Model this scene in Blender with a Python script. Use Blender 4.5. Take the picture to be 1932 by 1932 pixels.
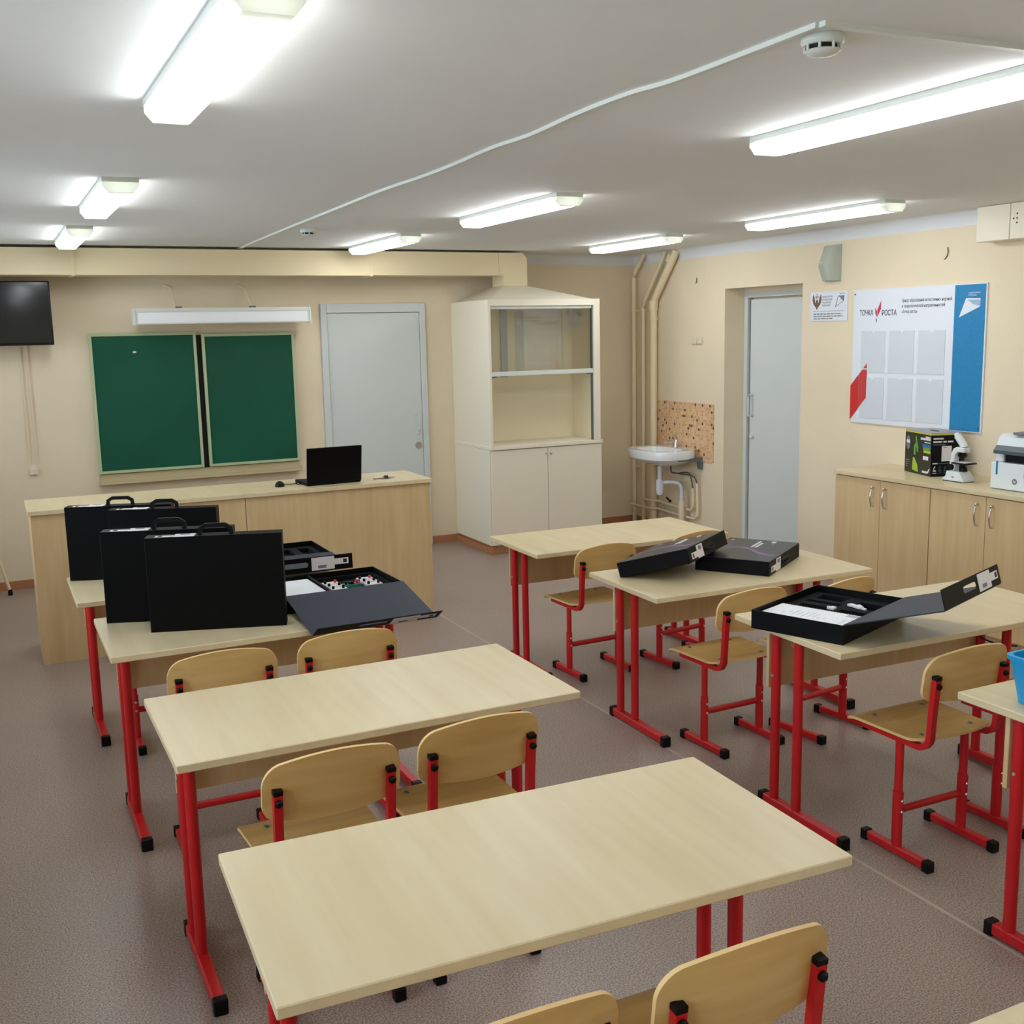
import bpy, bmesh, math, random
from mathutils import Vector, Matrix
for o in list(bpy.data.objects): bpy.data.objects.remove(o)
scene = bpy.context.scene
COL = scene.collection
rnd = random.Random(7)
R = math.radians

# ------------------------------------------------------------------ camera
YAW, PITCH, ROLL, CAMZ, FPX = R(25.6585), R(9.4314), R(-1.2411), 1.8387, 2055.4
fw = Vector((math.sin(YAW)*math.cos(PITCH), math.cos(YAW)*math.cos(PITCH), -math.sin(PITCH)))
rt = Vector((math.cos(YAW), -math.sin(YAW), 0)); up = rt.cross(fw)
r2 = rt*math.cos(ROLL) + up*math.sin(ROLL); u2 = up*math.cos(ROLL) - rt*math.sin(ROLL)
cam_d = bpy.data.cameras.new('camera'); cam = bpy.data.objects.new('camera', cam_d); COL.objects.link(cam)
m = Matrix((r2, u2, -fw)).transposed().to_4x4(); m.translation = (0, 0, CAMZ)
cam.matrix_world = m
cam_d.sensor_fit = 'HORIZONTAL'; cam_d.sensor_width = 36.0; cam_d.lens = 36.0*FPX/1932.0
cam_d.clip_start = 0.05; cam_d.clip_end = 100
scene.camera = cam

# ------------------------------------------------------------------ world, daylight, exposure
world = bpy.data.worlds.new('sky'); scene.world = world; world.use_nodes = True
bg = world.node_tree.nodes['Background']; bg.inputs[0].default_value = (0.74, 0.85, 1.0, 1); bg.inputs[1].default_value = 3.0
LAMP_E = 7.0
scene.view_settings.view_transform = 'Standard'; scene.view_settings.look = 'None'
scene.view_settings.gamma = 1.0; scene.view_settings.use_curve_mapping = False
scene.view_settings.exposure = 1.38
WIN = [(-0.9, 0.9), (1.6, 3.4), (4.1, 5.9), (6.5, 8.2)]       # windows in the left wall (y0, y1)
XL, XR, YB, YR, ZC = -1.35, 5.555, 8.841, -1.7, 2.505            # room: left, right, board wall, rear wall, ceiling
WZ0, WZ1 = 0.85, 2.3
for (a, b) in WIN:
    ld = bpy.data.lights.new('daylight_portal', 'AREA'); ld.shape = 'RECTANGLE'; ld.size = b-a; ld.size_y = WZ1-WZ0
    ld.cycles.is_portal = True
    lo = bpy.data.objects.new('daylight_portal', ld); COL.objects.link(lo)
    lo.location = (XL-0.16, (a+b)/2, (WZ0+WZ1)/2); lo.rotation_euler = Matrix(((0,0,-1),(1,0,0),(0,-1,0))).to_euler()

# ------------------------------------------------------------------ materials
def s2l(c):
    return tuple(((v/255)/12.92 if v/255 <= .04045 else ((v/255+.055)/1.055)**2.4) for v in c)
MATS = {}
def mat(name, rgb, rough=.5, metal=0., spec=.5, coat=0., noise=0., nscale=8., stretch=(1,1,1), bump=0., bscale=200., alpha=1., trans=0., speck=None):
    if name in MATS: return MATS[name]
    m = bpy.data.materials.new(name); m.use_nodes = True; MATS[name] = m
    nt = m.node_tree; p = nt.nodes['Principled BSDF']; c = s2l(rgb)
    p.inputs['Base Color'].default_value = (*c, 1); p.inputs['Roughness'].default_value = rough; p.inputs['Metallic'].default_value = metal
    p.inputs['Specular IOR Level'].default_value = spec; p.inputs['Coat Weight'].default_value = coat
    if trans: p.inputs['Transmission Weight'].default_value = trans
    if alpha < 1: p.inputs['Alpha'].default_value = alpha
    if noise or bump or speck:
        tc = nt.nodes.new('ShaderNodeTexCoord'); mp = nt.nodes.new('ShaderNodeMapping'); mp.inputs['Scale'].default_value = stretch
        nt.links.new(tc.outputs['Object'], mp.inputs['Vector'])
    last = None
    if noise:
        n = nt.nodes.new('ShaderNodeTexNoise'); n.inputs['Scale'].default_value = nscale; n.inputs['Detail'].default_value = 5
        nt.links.new(mp.outputs[0], n.inputs['Vector'])
        mr = nt.nodes.new('ShaderNodeMapRange'); mr.inputs[1].default_value = .3; mr.inputs[2].default_value = .7
        mr.inputs[3].default_value = 1-noise; mr.inputs[4].default_value = 1+noise*.6
        nt.links.new(n.outputs['Fac'], mr.inputs[0])
        mx = nt.nodes.new('ShaderNodeVectorMath'); mx.operation = 'SCALE'; mx.inputs[0].default_value = c
        nt.links.new(mr.outputs[0], mx.inputs['Scale']); nt.links.new(mx.outputs[0], p.inputs['Base Color']); last = mx.outputs[0]
    if speck:   # (amount, scale)
        n = nt.nodes.new('ShaderNodeTexNoise'); n.inputs['Scale'].default_value = speck[1]; n.inputs['Detail'].default_value = 2
        nt.links.new(tc.outputs['Object'], n.inputs['Vector'])
        mr = nt.nodes.new('ShaderNodeMapRange'); mr.inputs[1].default_value = .32; mr.inputs[2].default_value = .68
        mr.inputs[3].default_value = 1-speck[0]; mr.inputs[4].default_value = 1+speck[0]
        nt.links.new(n.outputs['Fac'], mr.inputs[0])
        mx = nt.nodes.new('ShaderNodeVectorMath'); mx.operation = 'SCALE'; mx.inputs[0].default_value = c
        if last: nt.links.new(last, mx.inputs[0])
        nt.links.new(mr.outputs[0], mx.inputs['Scale']); nt.links.new(mx.outputs[0], p.inputs['Base Color'])
    if bump:
        n = nt.nodes.new('ShaderNodeTexNoise'); n.inputs['Scale'].default_value = bscale; n.inputs['Detail'].default_value = 3
        nt.links.new(mp.outputs[0], n.inputs['Vector'])
        b = nt.nodes.new('ShaderNodeBump'); b.inputs['Strength'].default_value = bump; b.inputs['Distance'].default_value = .01
        nt.links.new(n.outputs['Fac'], b.inputs['Height']); nt.links.new(b.outputs[0], p.inputs['Normal'])
    return m
def emit(name, rgb, s):
    m = bpy.data.materials.new(name); m.use_nodes = True; MATS[name] = m; nt = m.node_tree
    p = nt.nodes['Principled BSDF']; p.inputs['Base Color'].default_value = (.8, .8, .8, 1)
    p.inputs['Emission Color'].default_value = (*rgb, 1); p.inputs['Emission Strength'].default_value = s
    return m
def glass(name, tint, refl=.08, rough=.02):
    m = bpy.data.materials.new(name); m.use_nodes = True; MATS[name] = m; nt = m.node_tree; nt.nodes.clear()
    o = nt.nodes.new('ShaderNodeOutputMaterial'); t = nt.nodes.new('ShaderNodeBsdfTransparent'); g = nt.nodes.new('ShaderNodeBsdfGlossy')
    t.inputs[0].default_value = (*tint, 1); g.inputs['Roughness'].default_value = rough
    f = nt.nodes.new('ShaderNodeFresnel'); f.inputs[0].default_value = 1.5
    a = nt.nodes.new('ShaderNodeMath'); a.operation = 'ADD'; a.inputs[1].default_value = refl; nt.links.new(f.outputs[0], a.inputs[0])
    x = nt.nodes.new('ShaderNodeMixShader'); nt.links.new(a.outputs[0], x.inputs[0]); nt.links.new(t.outputs[0], x.inputs[1]); nt.links.new(g.outputs[0], x.inputs[2])
    nt.links.new(x.outputs[0], o.inputs[0]); return m
def wood(name, rgb, rgb2, rough=.4, axis='X', scale=1.0, spec=.4):
    """birch laminate / plywood: long soft streaks along an axis plus blotches"""
    m = bpy.data.materials.new(name); m.use_nodes = True; MATS[name] = m; nt = m.node_tree; p = nt.nodes['Principled BSDF']
    p.inputs['Roughness'].default_value = rough; p.inputs['Specular IOR Level'].default_value = spec
    tc = nt.nodes.new('ShaderNodeTexCoord'); mp = nt.nodes.new('ShaderNodeMapping'); mp2 = nt.nodes.new('ShaderNodeMapping')
    s = {'X': (1.2, 22, 22), 'Y': (22, 1.2, 22), 'Z': (22, 22, 1.2)}[axis]; mp.inputs['Scale'].default_value = [v*scale for v in s]
    s2 = {'X': (1.6, 6, 6), 'Y': (6, 1.6, 6), 'Z': (6, 6, 1.6)}[axis]; mp2.inputs['Scale'].default_value = [v*scale for v in s2]
    oi = nt.nodes.new('ShaderNodeObjectInfo'); va = nt.nodes.new('ShaderNodeVectorMath'); va.operation = 'ADD'
    vm = nt.nodes.new('ShaderNodeVectorMath'); vm.operation = 'SCALE'; vm.inputs[0].default_value = (7, 5, 3)
    nt.links.new(oi.outputs['Random'], vm.inputs['Scale']); nt.links.new(vm.outputs[0], va.inputs[1]); nt.links.new(tc.outputs['Object'], va.inputs[0])
    n1 = nt.nodes.new('ShaderNodeTexNoise'); n2 = nt.nodes.new('ShaderNodeTexNoise')
    for mp_, n, d in ((mp, n1, 6), (mp2, n2, 3)):
        nt.links.new(va.outputs[0], mp_.inputs[0]); nt.links.new(mp_.outputs[0], n.inputs['Vector']); n.inputs['Scale'].default_value = 1.5; n.inputs['Detail'].default_value = d
    ad = nt.nodes.new('ShaderNodeMath'); ad.operation = 'ADD'; nt.links.new(n1.outputs['Fac'], ad.inputs[0]); nt.links.new(n2.outputs['Fac'], ad.inputs[1])
    cr = nt.nodes.new('ShaderNodeMapRange'); cr.inputs[1].default_value = .75; cr.inputs[2].default_value = 1.25; nt.links.new(ad.outputs[0], cr.inputs[0])
    mx = nt.nodes.new('ShaderNodeMix'); mx.data_type = 'RGBA'; mx.inputs['A'].default_value = (*s2l(rgb), 1); mx.inputs['B'].default_value = (*s2l(rgb2), 1)
    nt.links.new(cr.outputs[0], mx.inputs['Factor']); nt.links.new(mx.outputs['Result'], p.inputs['Base Color'])
    return m

M_wall = mat('wall_paint_cream', (232, 216, 187), .75, spec=.25, noise=.03, nscale=2.5, bump=.12, bscale=60)
M_white = mat('ceiling_white_paint', (232, 232, 229), .8, spec=.2, noise=.02, nscale=1.2, bump=.25, bscale=9)
M_cove = mat('cove_white_paint', (226, 228, 230), .7, spec=.2)
M_floor = mat('linoleum_mauve_speckle', (151, 134, 123), .36, spec=.45, noise=.06, nscale=1.5, speck=(.55, 190))
M_seam = mat('floor_weld_seam', (176, 160, 145), .5)
M_base = mat('baseboard_brown', (176, 120, 82), .45)
M_door = mat('door_pale_grey_paint', (208, 213, 210), .45, noise=.015, nscale=2)
M_top = wood('birch_laminate_top', (220, 203, 164), (211, 192, 152), .36, 'Y', .8)
M_topedge = mat('birch_edge_band', (218, 200, 158), .4)
M_ply = wood('birch_plywood_lacquer', (218, 182, 118), (200, 160, 92), .28, spec=.5)
M_plyedge = mat('plywood_edge', (226, 190, 130), .5)
M_panel = wood('birch_panel_vertical', (214, 187, 142), (203, 173, 127), .42, 'Z')
M_red = mat('red_powder_coat', (196, 20, 26), .38, spec=.5)
M_blk = mat('black_plastic', (5, 5, 6), .5, spec=.22)
M_case = mat('black_laminated_card', (2, 3, 4), .5, spec=.14)
M_caseI = mat('dark_slate_card_lining', (46, 52, 64), .55, spec=.25)
M_foam = mat('black_foam', (12, 14, 17), .85, spec=.2, bump=.2, bscale=300)
M_paper = mat('white_paper', (232, 234, 238), .6, spec=.3)
M_label = mat('label_white', (226, 222, 224), .5)
M_grey = mat('print_grey', (120, 122, 128), .6)
M_ink = mat('print_black', (22, 22, 26), .6)
M_steel = mat('bright_steel', (205, 205, 205), .22, metal=1.0)
M_screw = mat('zinc_screw', (215, 205, 190), .35, metal=.7)
M_lamp = mat('lamp_housing_white', (216, 219, 210), .5)
M_clear = mat('lamp_end_clear', (214, 228, 240), .25)
M_emit = emit('lamp_diffuser_glow', (0.93, 0.975, 1.0), LAMP_E)
M_cream = mat('hood_cream_paint', (236, 227, 206), .5, spec=.35)
M_creamI = mat('hood_inside_cream', (246, 234, 202), .6)
M_duct = mat('duct_cream_paint', (226, 210, 172), .55, spec=.3)
M_green = mat('chalkboard_green', (20, 84, 62), .6, spec=.25, noise=.16, nscale=1.6)
M_bframe = mat('board_frame_sage', (178, 190, 150), .55)
M_tray = mat('board_tray_beige', (196, 180, 140), .6)
M_dark = mat('shadow_gap_black', (12, 12, 12), .8)
M_screen = mat('tv_screen_black', (6, 18, 26), .09, spec=.6)
M_bezel = mat('tv_bezel_black', (14, 14, 15), .3)
M_pipe = mat('pipe_cream_paint', (238, 221, 186), .45)
M_ceram = mat('white_ceramic', (232, 236, 236), .12, spec=.6, coat=.4)
M_pvc = mat('white_pvc', (224, 226, 232), .35)
M_bracket = mat('grey_bracket', (96, 104, 108), .5)
M_hose = mat('dark_hose', (84, 72, 56), .5)
M_blue = mat('stand_blue_print', (22, 128, 182), .5, noise=.12, nscale=60)
M_redp = mat('stand_red_print', (208, 34, 34), .5)
M_redp2 = mat('stand_red_print_dull', (200, 56, 56), .5)
M_pink = mat('stand_leaf_crimson', (196, 52, 84), .5)
M_stand = mat('stand_white_panel', (226, 230, 238), .4)
M_pocket = mat('pocket_clear_plastic', (212, 218, 224), .2, spec=.5)
M_brown = mat('emblem_brown', (112, 84, 62), .6)
M_tub = mat('blue_tub_plastic', (20, 150, 205), .3, spec=.5)
M_sock = mat('socket_cream', (230, 220, 196), .4)
M_spk = mat('speaker_grey_green', (178, 184, 168), .5)
M_prn = mat('printer_white', (226, 232, 234), .4)
M_prng = mat('printer_dark_grey', (70, 84, 88), .4)
M_ptape = mat('blue_tape', (16, 120, 176), .5)
M_mic = mat('microscope_white', (222, 228, 230), .3)
M_lime = mat('print_lime', (160, 190, 60), .5)
M_lime2 = mat('print_green', (100, 160, 60), .5)
M_olive = mat('box_dark_olive_print', (38, 40, 28), .4)
M_yel = mat('box_yellow_edge', (196, 190, 60), .5)
M_boxtop = mat('box_top_grey', (160, 160, 162), .45)
M_bluep = mat('print_blue', (30, 110, 170), .5)
M_lap = mat('laptop_black', (3, 3, 4), .5, spec=.15)
M_purple = mat('case_print_purple', (132, 92, 146), .45)
M_topcase = mat('case_print_charcoal', (38, 40, 46), .3, spec=.45)
M_pgrn = mat('module_green', (40, 130, 110), .5)
M_pred = mat('module_red', (210, 50, 80), .5)
M_glassS = glass('sash_glass', (.95, .96, .94), .04)
M_glassW = glass('window_glass', (.95, .97, .97), .02)
M_mesh = mat('speaker_dark', (60, 60, 60), .6)

# mosaic splashback (pieces about 5 px across in the photograph: material only)
def mosaic():
    m = bpy.data.materials.new('mosaic_tiles_peach'); m.use_nodes = True; nt = m.node_tree; p = nt.nodes['Principled BSDF']; p.inputs['Roughness'].default_value = .3
    tc = nt.nodes.new('ShaderNodeTexCoord'); mp = nt.nodes.new('ShaderNodeMapping'); mp.inputs['Scale'].default_value = (1, 38, 38)
    nt.links.new(tc.outputs['Object'], mp.inputs[0])
    fl = nt.nodes.new('ShaderNodeVectorMath'); fl.operation = 'FLOOR'; nt.links.new(mp.outputs[0], fl.inputs[0])
    wn = nt.nodes.new('ShaderNodeTexWhiteNoise'); nt.links.new(fl.outputs[0], wn.inputs['Vector'])
    cr = nt.nodes.new('ShaderNodeValToRGB'); cr.color_ramp.interpolation = 'CONSTANT'
    e = cr.color_ramp.elements; e[0].position = 0; e[0].color = (*s2l((226, 184, 140)), 1); e[1].position = .45; e[1].color = (*s2l((214, 166, 120)), 1)
    x = e.new(.80); x.color = (*s2l((232, 196, 152)), 1); x = e.new(.925); x.color = (*s2l((120, 78, 56)), 1)
    nt.links.new(wn.outputs['Value'], cr.inputs[0])
    fr = nt.nodes.new('ShaderNodeVectorMath'); fr.operation = 'FRACTION'; nt.links.new(mp.outputs[0], fr.inputs[0])
    sp = nt.nodes.new('ShaderNodeSeparateXYZ'); nt.links.new(fr.outputs[0], sp.inputs[0])
    mn = nt.nodes.new('ShaderNodeMath'); mn.operation = 'MINIMUM'; nt.links.new(sp.outputs[1], mn.inputs[0]); nt.links.new(sp.outputs[2], mn.inputs[1])
    lt = nt.nodes.new('ShaderNodeMath'); lt.operation = 'LESS_THAN'; lt.inputs[1].default_value = .12; nt.links.new(mn.outputs[0], lt.inputs[0])
    mx = nt.nodes.new('ShaderNodeMix'); mx.data_type = 'RGBA'; nt.links.new(lt.outputs[0], mx.inputs['Factor']); nt.links.new(cr.outputs[0], mx.inputs['A']); mx.inputs['B'].default_value = (*s2l((226, 200, 164)), 1)
    nt.links.new(mx.outputs['Result'], p.inputs['Base Color']); return m
M_mosaic = mosaic()

# ------------------------------------------------------------------ mesh helpers
def B(): return bmesh.new()
def box(bm, x0, x1, y0, y1, z0, z1, bev=0, seg=1):
    vs = [bm.verts.new((x, y, z)) for z in (z0, z1) for y in (y0, y1) for x in (x0, x1)]
    fs = [bm.faces.new([vs[i] for i in f]) for f in ((0,2,3,1),(4,5,7,6),(0,1,5,4),(2,6,7,3),(0,4,6,2),(1,3,7,5))]
    if bev:
        es = list({e for f in fs for e in f.edges}); bmesh.ops.bevel(bm, geom=es, offset=bev, segments=seg, affect='EDGES', profile=.5)
    return vs
def prism(bm, pts, axis, a, b, bev=0):
    """extrude a 2-D polygon along an axis; pts in the remaining two axes in xyz order"""
    def P(p, t): return {'x': (t, p[0], p[1]), 'y': (p[0], t, p[1]), 'z': (p[0], p[1], t)}[axis]
    v0 = [bm.verts.new(P(p, a)) for p in pts]; v1 = [bm.verts.new(P(p, b)) for p in pts]; n = len(pts)
    fs = [bm.faces.new(v0[::-1]), bm.faces.new(v1)] + [bm.faces.new((v0[i], v0[(i+1) % n], v1[(i+1) % n], v1[i])) for i in range(n)]
    bmesh.ops.recalc_face_normals(bm, faces=fs)
    if bev: bmesh.ops.bevel(bm, geom=list({e for f in fs[:2] for e in f.edges}), offset=bev, segments=1, affect='EDGES')
def tube(bm, pts, r, n=10, r2=None, caps=True, up=(0, 0, 1)):
    """swept tube along a polyline (r, r2: half axes of an ellipse; n=4 gives a square section)"""
    pts = [Vector(p) for p in pts]; r2 = r if r2 is None else r2; rings = []
    for i, p in enumerate(pts):
        t = ((pts[min(i+1, len(pts)-1)]-p).normalized() + (p-pts[max(i-1, 0)]).normalized()) if 0 < i < len(pts)-1 else (pts[min(i+1, len(pts)-1)]-pts[max(i-1, 0)])
        t.normalize(); u = Vector(up)
        if abs(t.dot(u)) > .95: u = Vector((1, 0, 0)) if abs(t.x) < .9 else Vector((0, 1, 0))
        a = t.cross(u).normalized(); b = a.cross(t).normalized()
        off = math.pi/4 if n == 4 else 0; k = math.sqrt(2) if n == 4 else 1
        rings.append([bm.verts.new(p + a*math.cos(off+2*math.pi*j/n)*r*k + b*math.sin(off+2*math.pi*j/n)*r2*k) for j in range(n)])
    for q, w in zip(rings, rings[1:]):
        for j in range(n): bm.faces.new((q[j], q[(j+1) % n], w[(j+1) % n], w[j]))
    if caps: bm.faces.new(rings[0][::-1]); bm.faces.new(rings[-1])
def lathe(bm, prof, c=(0, 0, 0), n=24, axis='z'):
    rings = []
    for (r, h) in prof:
        ring = []
        for j in range(n):
            a = 2*math.pi*j/n; p = {'z': (r*math.cos(a), r*math.sin(a), h), 'y': (r*math.cos(a), h, r*math.sin(a)), 'x': (h, r*math.cos(a), r*math.sin(a))}[axis]
            ring.append(bm.verts.new(Vector(p)+Vector(c)))
        rings.append(ring)
    for q, w in zip(rings, rings[1:]):
        for j in range(n): bm.faces.new((q[j], q[(j+1) % n], w[(j+1) % n], w[j]))
    bm.faces.new(rings[0]); bm.faces.new(rings[-1][::-1])
def sheet(bm, fn, nu, nv, th, d=None):
    """curved board: fn(i/nu, j/nv) -> (point, normal); given thickness, closed rim"""
    T, Bt = [], []
    for i in range(nu+1):
        a, b = [], []
        for j in range(nv+1):
            p, nrm = fn(i/nu, j/nv); p = Vector(p); nrm = Vector(nrm).normalized()
            a.append(bm.verts.new(p+nrm*th/2)); b.append(bm.verts.new(p-nrm*th/2))
        T.append(a); Bt.append(b)
    for i in range(nu):
        for j in range(nv):
            bm.faces.new((T[i][j], T[i+1][j], T[i+1][j+1], T[i][j+1])); bm.faces.new((Bt[i][j], Bt[i][j+1], Bt[i+1][j+1], Bt[i+1][j]))
    n0 = len(bm.faces)
    for i in range(nu):
        bm.faces.new((T[i][0], Bt[i][0], Bt[i+1][0], T[i+1][0])); bm.faces.new((T[i][nv], T[i+1][nv], Bt[i+1][nv], Bt[i][nv]))
    for j in range(nv):
        bm.faces.new((T[0][j], T[0][j+1], Bt[0][j+1], Bt[0][j])); bm.faces.new((T[nu][j], Bt[nu][j], Bt[nu][j+1], T[nu][j+1]))
    bm.faces.ensure_lookup_table()
    for f in bm.faces[n0:]: f.material_index = 1
def arc(c, r, a0, a1, n, plane='yz', k=0.0):
    out = []
    for i in range(n+1):
        a = R(a0+(a1-a0)*i/n); p, q = c[0]+r*math.cos(a), c[1]+r*math.sin(a)
        out.append({'yz': (k, p, q), 'xz': (p, k, q), 'xy': (p, q, k)}[plane])
    return out
def ob(name, bm, m, parent=None, smooth=False, loc=None, mw=None):
    me = bpy.data.meshes.new(name); bmesh.ops.recalc_face_normals(bm, faces=bm.faces[:]); bm.to_mesh(me); bm.free(); me.materials.append(m)
    if smooth:
        for p in me.polygons: p.use_smooth = True
        me.set_sharp_from_angle(angle=R(38))
    o = bpy.data.objects.new(name, me); COL.objects.link(o)
    if parent: o.parent = parent
    if loc: o.location = loc
    if mw is not None: o.matrix_world = mw
    return o
def bobj(name, m, parent, x0, x1, y0, y1, z0, z1, bev=0, seg=1):
    bm = B(); box(bm, x0, x1, y0, y1, z0, z1, bev, seg); return ob(name, bm, m, parent)
def tag(o, label, cat, group=None):
    o['label'] = label; o['category'] = cat
    if group: o['group'] = group
    return o
def struct(o): o['kind'] = 'structure'; return o
def thing(name, label, cat, loc=(0, 0, 0), rz=0, group=None, mw=None):
    o = bpy.data.objects.new(name, None); COL.objects.link(o); o.location = loc; o.rotation_euler = (0, 0, rz); o.empty_display_size = .1
    if mw is not None: o.matrix_world = mw
    return tag(o, label, cat, group)
def copy_tree(o, parent=None):
    c = o.copy(); COL.objects.link(c); c.parent = parent
    for ch in list(o.children): copy_tree(ch, c)
    return c
# maps a flat design (a across, b up, c out) onto a wall
def on_right(y, z, x=XR): return Matrix(((0, 0, -1, x), (-1, 0, 0, y), (0, 1, 0, z), (0, 0, 0, 1)))
def on_back(x, z, y=YB): return Matrix(((1, 0, 0, x), (0, 0, -1, y), (0, 1, 0, z), (0, 0, 0, 1)))
def flat(name, pts, m, parent, c0, th=.0012, z=0.0):
    bm = B(); prism(bm, pts, 'z', c0, c0+th); o = ob(name, bm, m, parent); return o
def rect(x0, x1, y0, y1): return [(x0, y0), (x1, y0), (x1, y1), (x0, y1)]
DEPS = None
def text(name, s, size, m, parent, pos, c=.002, width=None, bold=0.0, align='LEFT', rot=None):
    cu = bpy.data.curves.new(name, 'FONT'); cu.body = s; cu.size = size; cu.offset = bold; cu.extrude = .0004; cu.align_x = align; cu.resolution_u = 2
    to = bpy.data.objects.new(name, cu); COL.objects.link(to); bpy.context.view_layer.update()
    me = bpy.data.meshes.new_from_object(to.evaluated_get(bpy.context.evaluated_depsgraph_get())); bpy.data.objects.remove(to)
    me.materials.clear(); me.materials.append(m)
    if width and len(me.vertices):
        xs = [v.co.x for v in me.vertices]; k = width/(max(xs)-min(xs))
        for v in me.vertices: v.co.x *= k
    o = bpy.data.objects.new(name, me); COL.objects.link(o); o.parent = parent; o.location = (pos[0], pos[1], c)
    if rot: o.rotation_euler = rot
    return o

# ------------------------------------------------------------------ room shell
bm = B(); box(bm, XL-.2, XR+.5, YR-.2, YB+.2, -.12, 0); floor = struct(ob('floor', bm, M_floor))
bobj('weld_seam', M_seam, floor, 2.578, 2.592, YR, YB-.02, -.001, .0008)
bm = B(); box(bm, XL-.2, XR+.5, YR-.2, YB+.2, ZC, ZC+.15); ceiling = struct(ob('ceiling', bm, M_white))
bm = B(); box(bm, XL-.2, XR+.5, YB, YB+.2, 0, ZC); struct(ob('wall_back', bm, M_wall))
bm = B(); box(bm, XL-.2, XR+.5, YR-.2, YR, 0, ZC); struct(ob('wall_rear', bm, M_wall))
NY0, NY1, NZ, ND = 6.49, 7.437, 2.143, .2
bm = B(); box(bm, XR, XR+.5, YR, NY0, 0, ZC); box(bm, XR, XR+.5, NY1, YB, 0, ZC); box(bm, XR, XR+.5, NY0, NY1, NZ, ZC); box(bm, XR+ND+.06, XR+.5, NY0, NY1, 0, NZ)
struct(ob('wall_right', bm, M_wall))
bm = B(); box(bm, XL-.2, XL, YR, YB, 0, WZ0); box(bm, XL-.2, XL, YR, YB, WZ1, ZC)
ys = [YR]+[v for w in WIN for v in w]+[YB]
for i in range(0, len(ys), 2): box(bm, XL-.2, XL, ys[i], ys[i+1], WZ0, WZ1)
struct(ob('wall_left', bm, M_wall))
for k, (a, b) in enumerate(WIN):
    bm = B(); f = .05
    box(bm, XL-.14, XL-.08, a, a+f, WZ0, WZ1); box(bm, XL-.14, XL-.08, b-f, b, WZ0, WZ1); box(bm, XL-.14, XL-.08, a+f, b-f, WZ0, WZ0+f); box(bm, XL-.14, XL-.08, a+f, b-f, WZ1-f, WZ1)
    box(bm, XL-.14, XL-.08, (a+b)/2-.04, (a+b)/2+.04, WZ0+f, WZ1-f)
    w = struct(ob('window_%d' % (k+1), bm, M_lamp))
    for (p, q) in ((a+f, (a+b)/2-.04), ((a+b)/2+.04, b-f)): bobj('pane', M_glassW, w, XL-.113, XL-.107, p, q, WZ0+f, WZ1-f)
    bobj('window_sill', M_lamp, w, XL-.08, XL+.12, a-.05, b+.05, WZ0-.035, WZ0)
# coves (concave white strips where walls meet the ceiling)
cv = .085
pr = [(XR-p[0], ZC-.001+p[1]) for p in [(cv-cv*math.sin(R(t)), -(cv-cv*math.cos(R(t)))) for t in range(0, 91, 15)]] + [(XR, ZC-.001)]
bm = B(); prism(bm, pr, 'y', YR, YB); struct(ob('trim_1', bm, M_cove, smooth=True))
pr = [(YB-p[0], ZC-.001+p[1]) for p in [(cv-cv*math.sin(R(t)), -(cv-cv*math.cos(R(t)))) for t in range(0, 91, 15)]] + [(YB, ZC-.001)]
bm = B(); prism(bm, pr, 'x', XL, XR); struct(ob('trim_2', bm, M_cove, smooth=True))
# baseboards
bm = B(); box(bm, XL, 2.535, YB-.014, YB, 0, .065); box(bm, 3.452, 3.70, YB-.014, YB, 0, .065); box(bm, 4.76, XR, YB-.014, YB, 0, .065); struct(ob('baseboard_back', bm, M_base))
bm = B(); box(bm, XR-.014, XR, 5.56, NY0, 0, .065); box(bm, XR-.014, XR, NY1, YB-.014, 0, .065); struct(ob('baseboard_right', bm, M_base))
# door in the board wall
bm = B(); X0, X1, ZT = 2.537, 3.452, 2.093; fwid = .052
box(bm, X0, X0+fwid, YB-.035, YB, 0, ZT, .004); box(bm, X1-fwid, X1, YB-.035, YB, 0, ZT, .004); box(bm, X0+fwid, X1-fwid, YB-.035, YB, ZT-.078, ZT, .004)
d1 = struct(ob('door_1', bm, M_door))
bobj('door_leaf', M_door, d1, X0+fwid+.004, X1-fwid-.004, YB-.022, YB-.002, .01, ZT-.082)
hx = 3.352
bm = B(); tube(bm, [(hx-.01, YB-.02, 1.15), (hx-.01, YB-.045, 1.145), (hx, YB-.06, 1.11), (hx, YB-.06, 1.02), (hx+.005, YB-.045, .985), (hx+.005, YB-.02, .98)], .008, 8); ob('pull_handle', bm, M_door, d1, True)
bm = B(); lathe(bm, [(.028, YB-.032), (.03, YB-.028), (.03, YB-.021)], (hx, 0, .882), 20, 'y'); lk = ob('lock_cylinder', bm, M_steel, d1, True)
# door in the niche of the right wall
XN = XR+ND
bm = B(); box(bm, XN-.005, XN+.06, NY1-.045, NY1, 0, NZ, .003); box(bm, XN-.005, XN+.06, NY0, NY0+.045, 0, NZ, .003); box(bm, XN-.005, XN+.06, NY0+.045, NY1-.045, NZ-.075, NZ-.03, .003)
d2 = struct(ob('door_2', bm, M_door))
bm = B(); box(bm, XN-.001, XN+.06, NY0+.045, NY1-.045, NZ-.03, NZ); ob('plaster_gap', bm, M_wall, d2)
bobj('door_leaf', M_door, d2, XN+.02, XN+.055, NY0+.048, NY1-.062, .01, NZ-.092)
bobj('door_rabbet', M_dark, d2, XN+.03, XN+.058, NY1-.0615, NY1-.0455, .01, NZ-.09)
hy = 7.335
bm = B(); tube(bm, [(XN+.02, hy, 1.275), (XN-.025, hy, 1.27), (XN-.03, hy, 1.25), (XN-.03, hy, 1.12), (XN-.025, hy, 1.1), (XN+.02, hy, 1.095)], .009, 8); ob('pull_handle', bm, M_door, d2, True)
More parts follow.
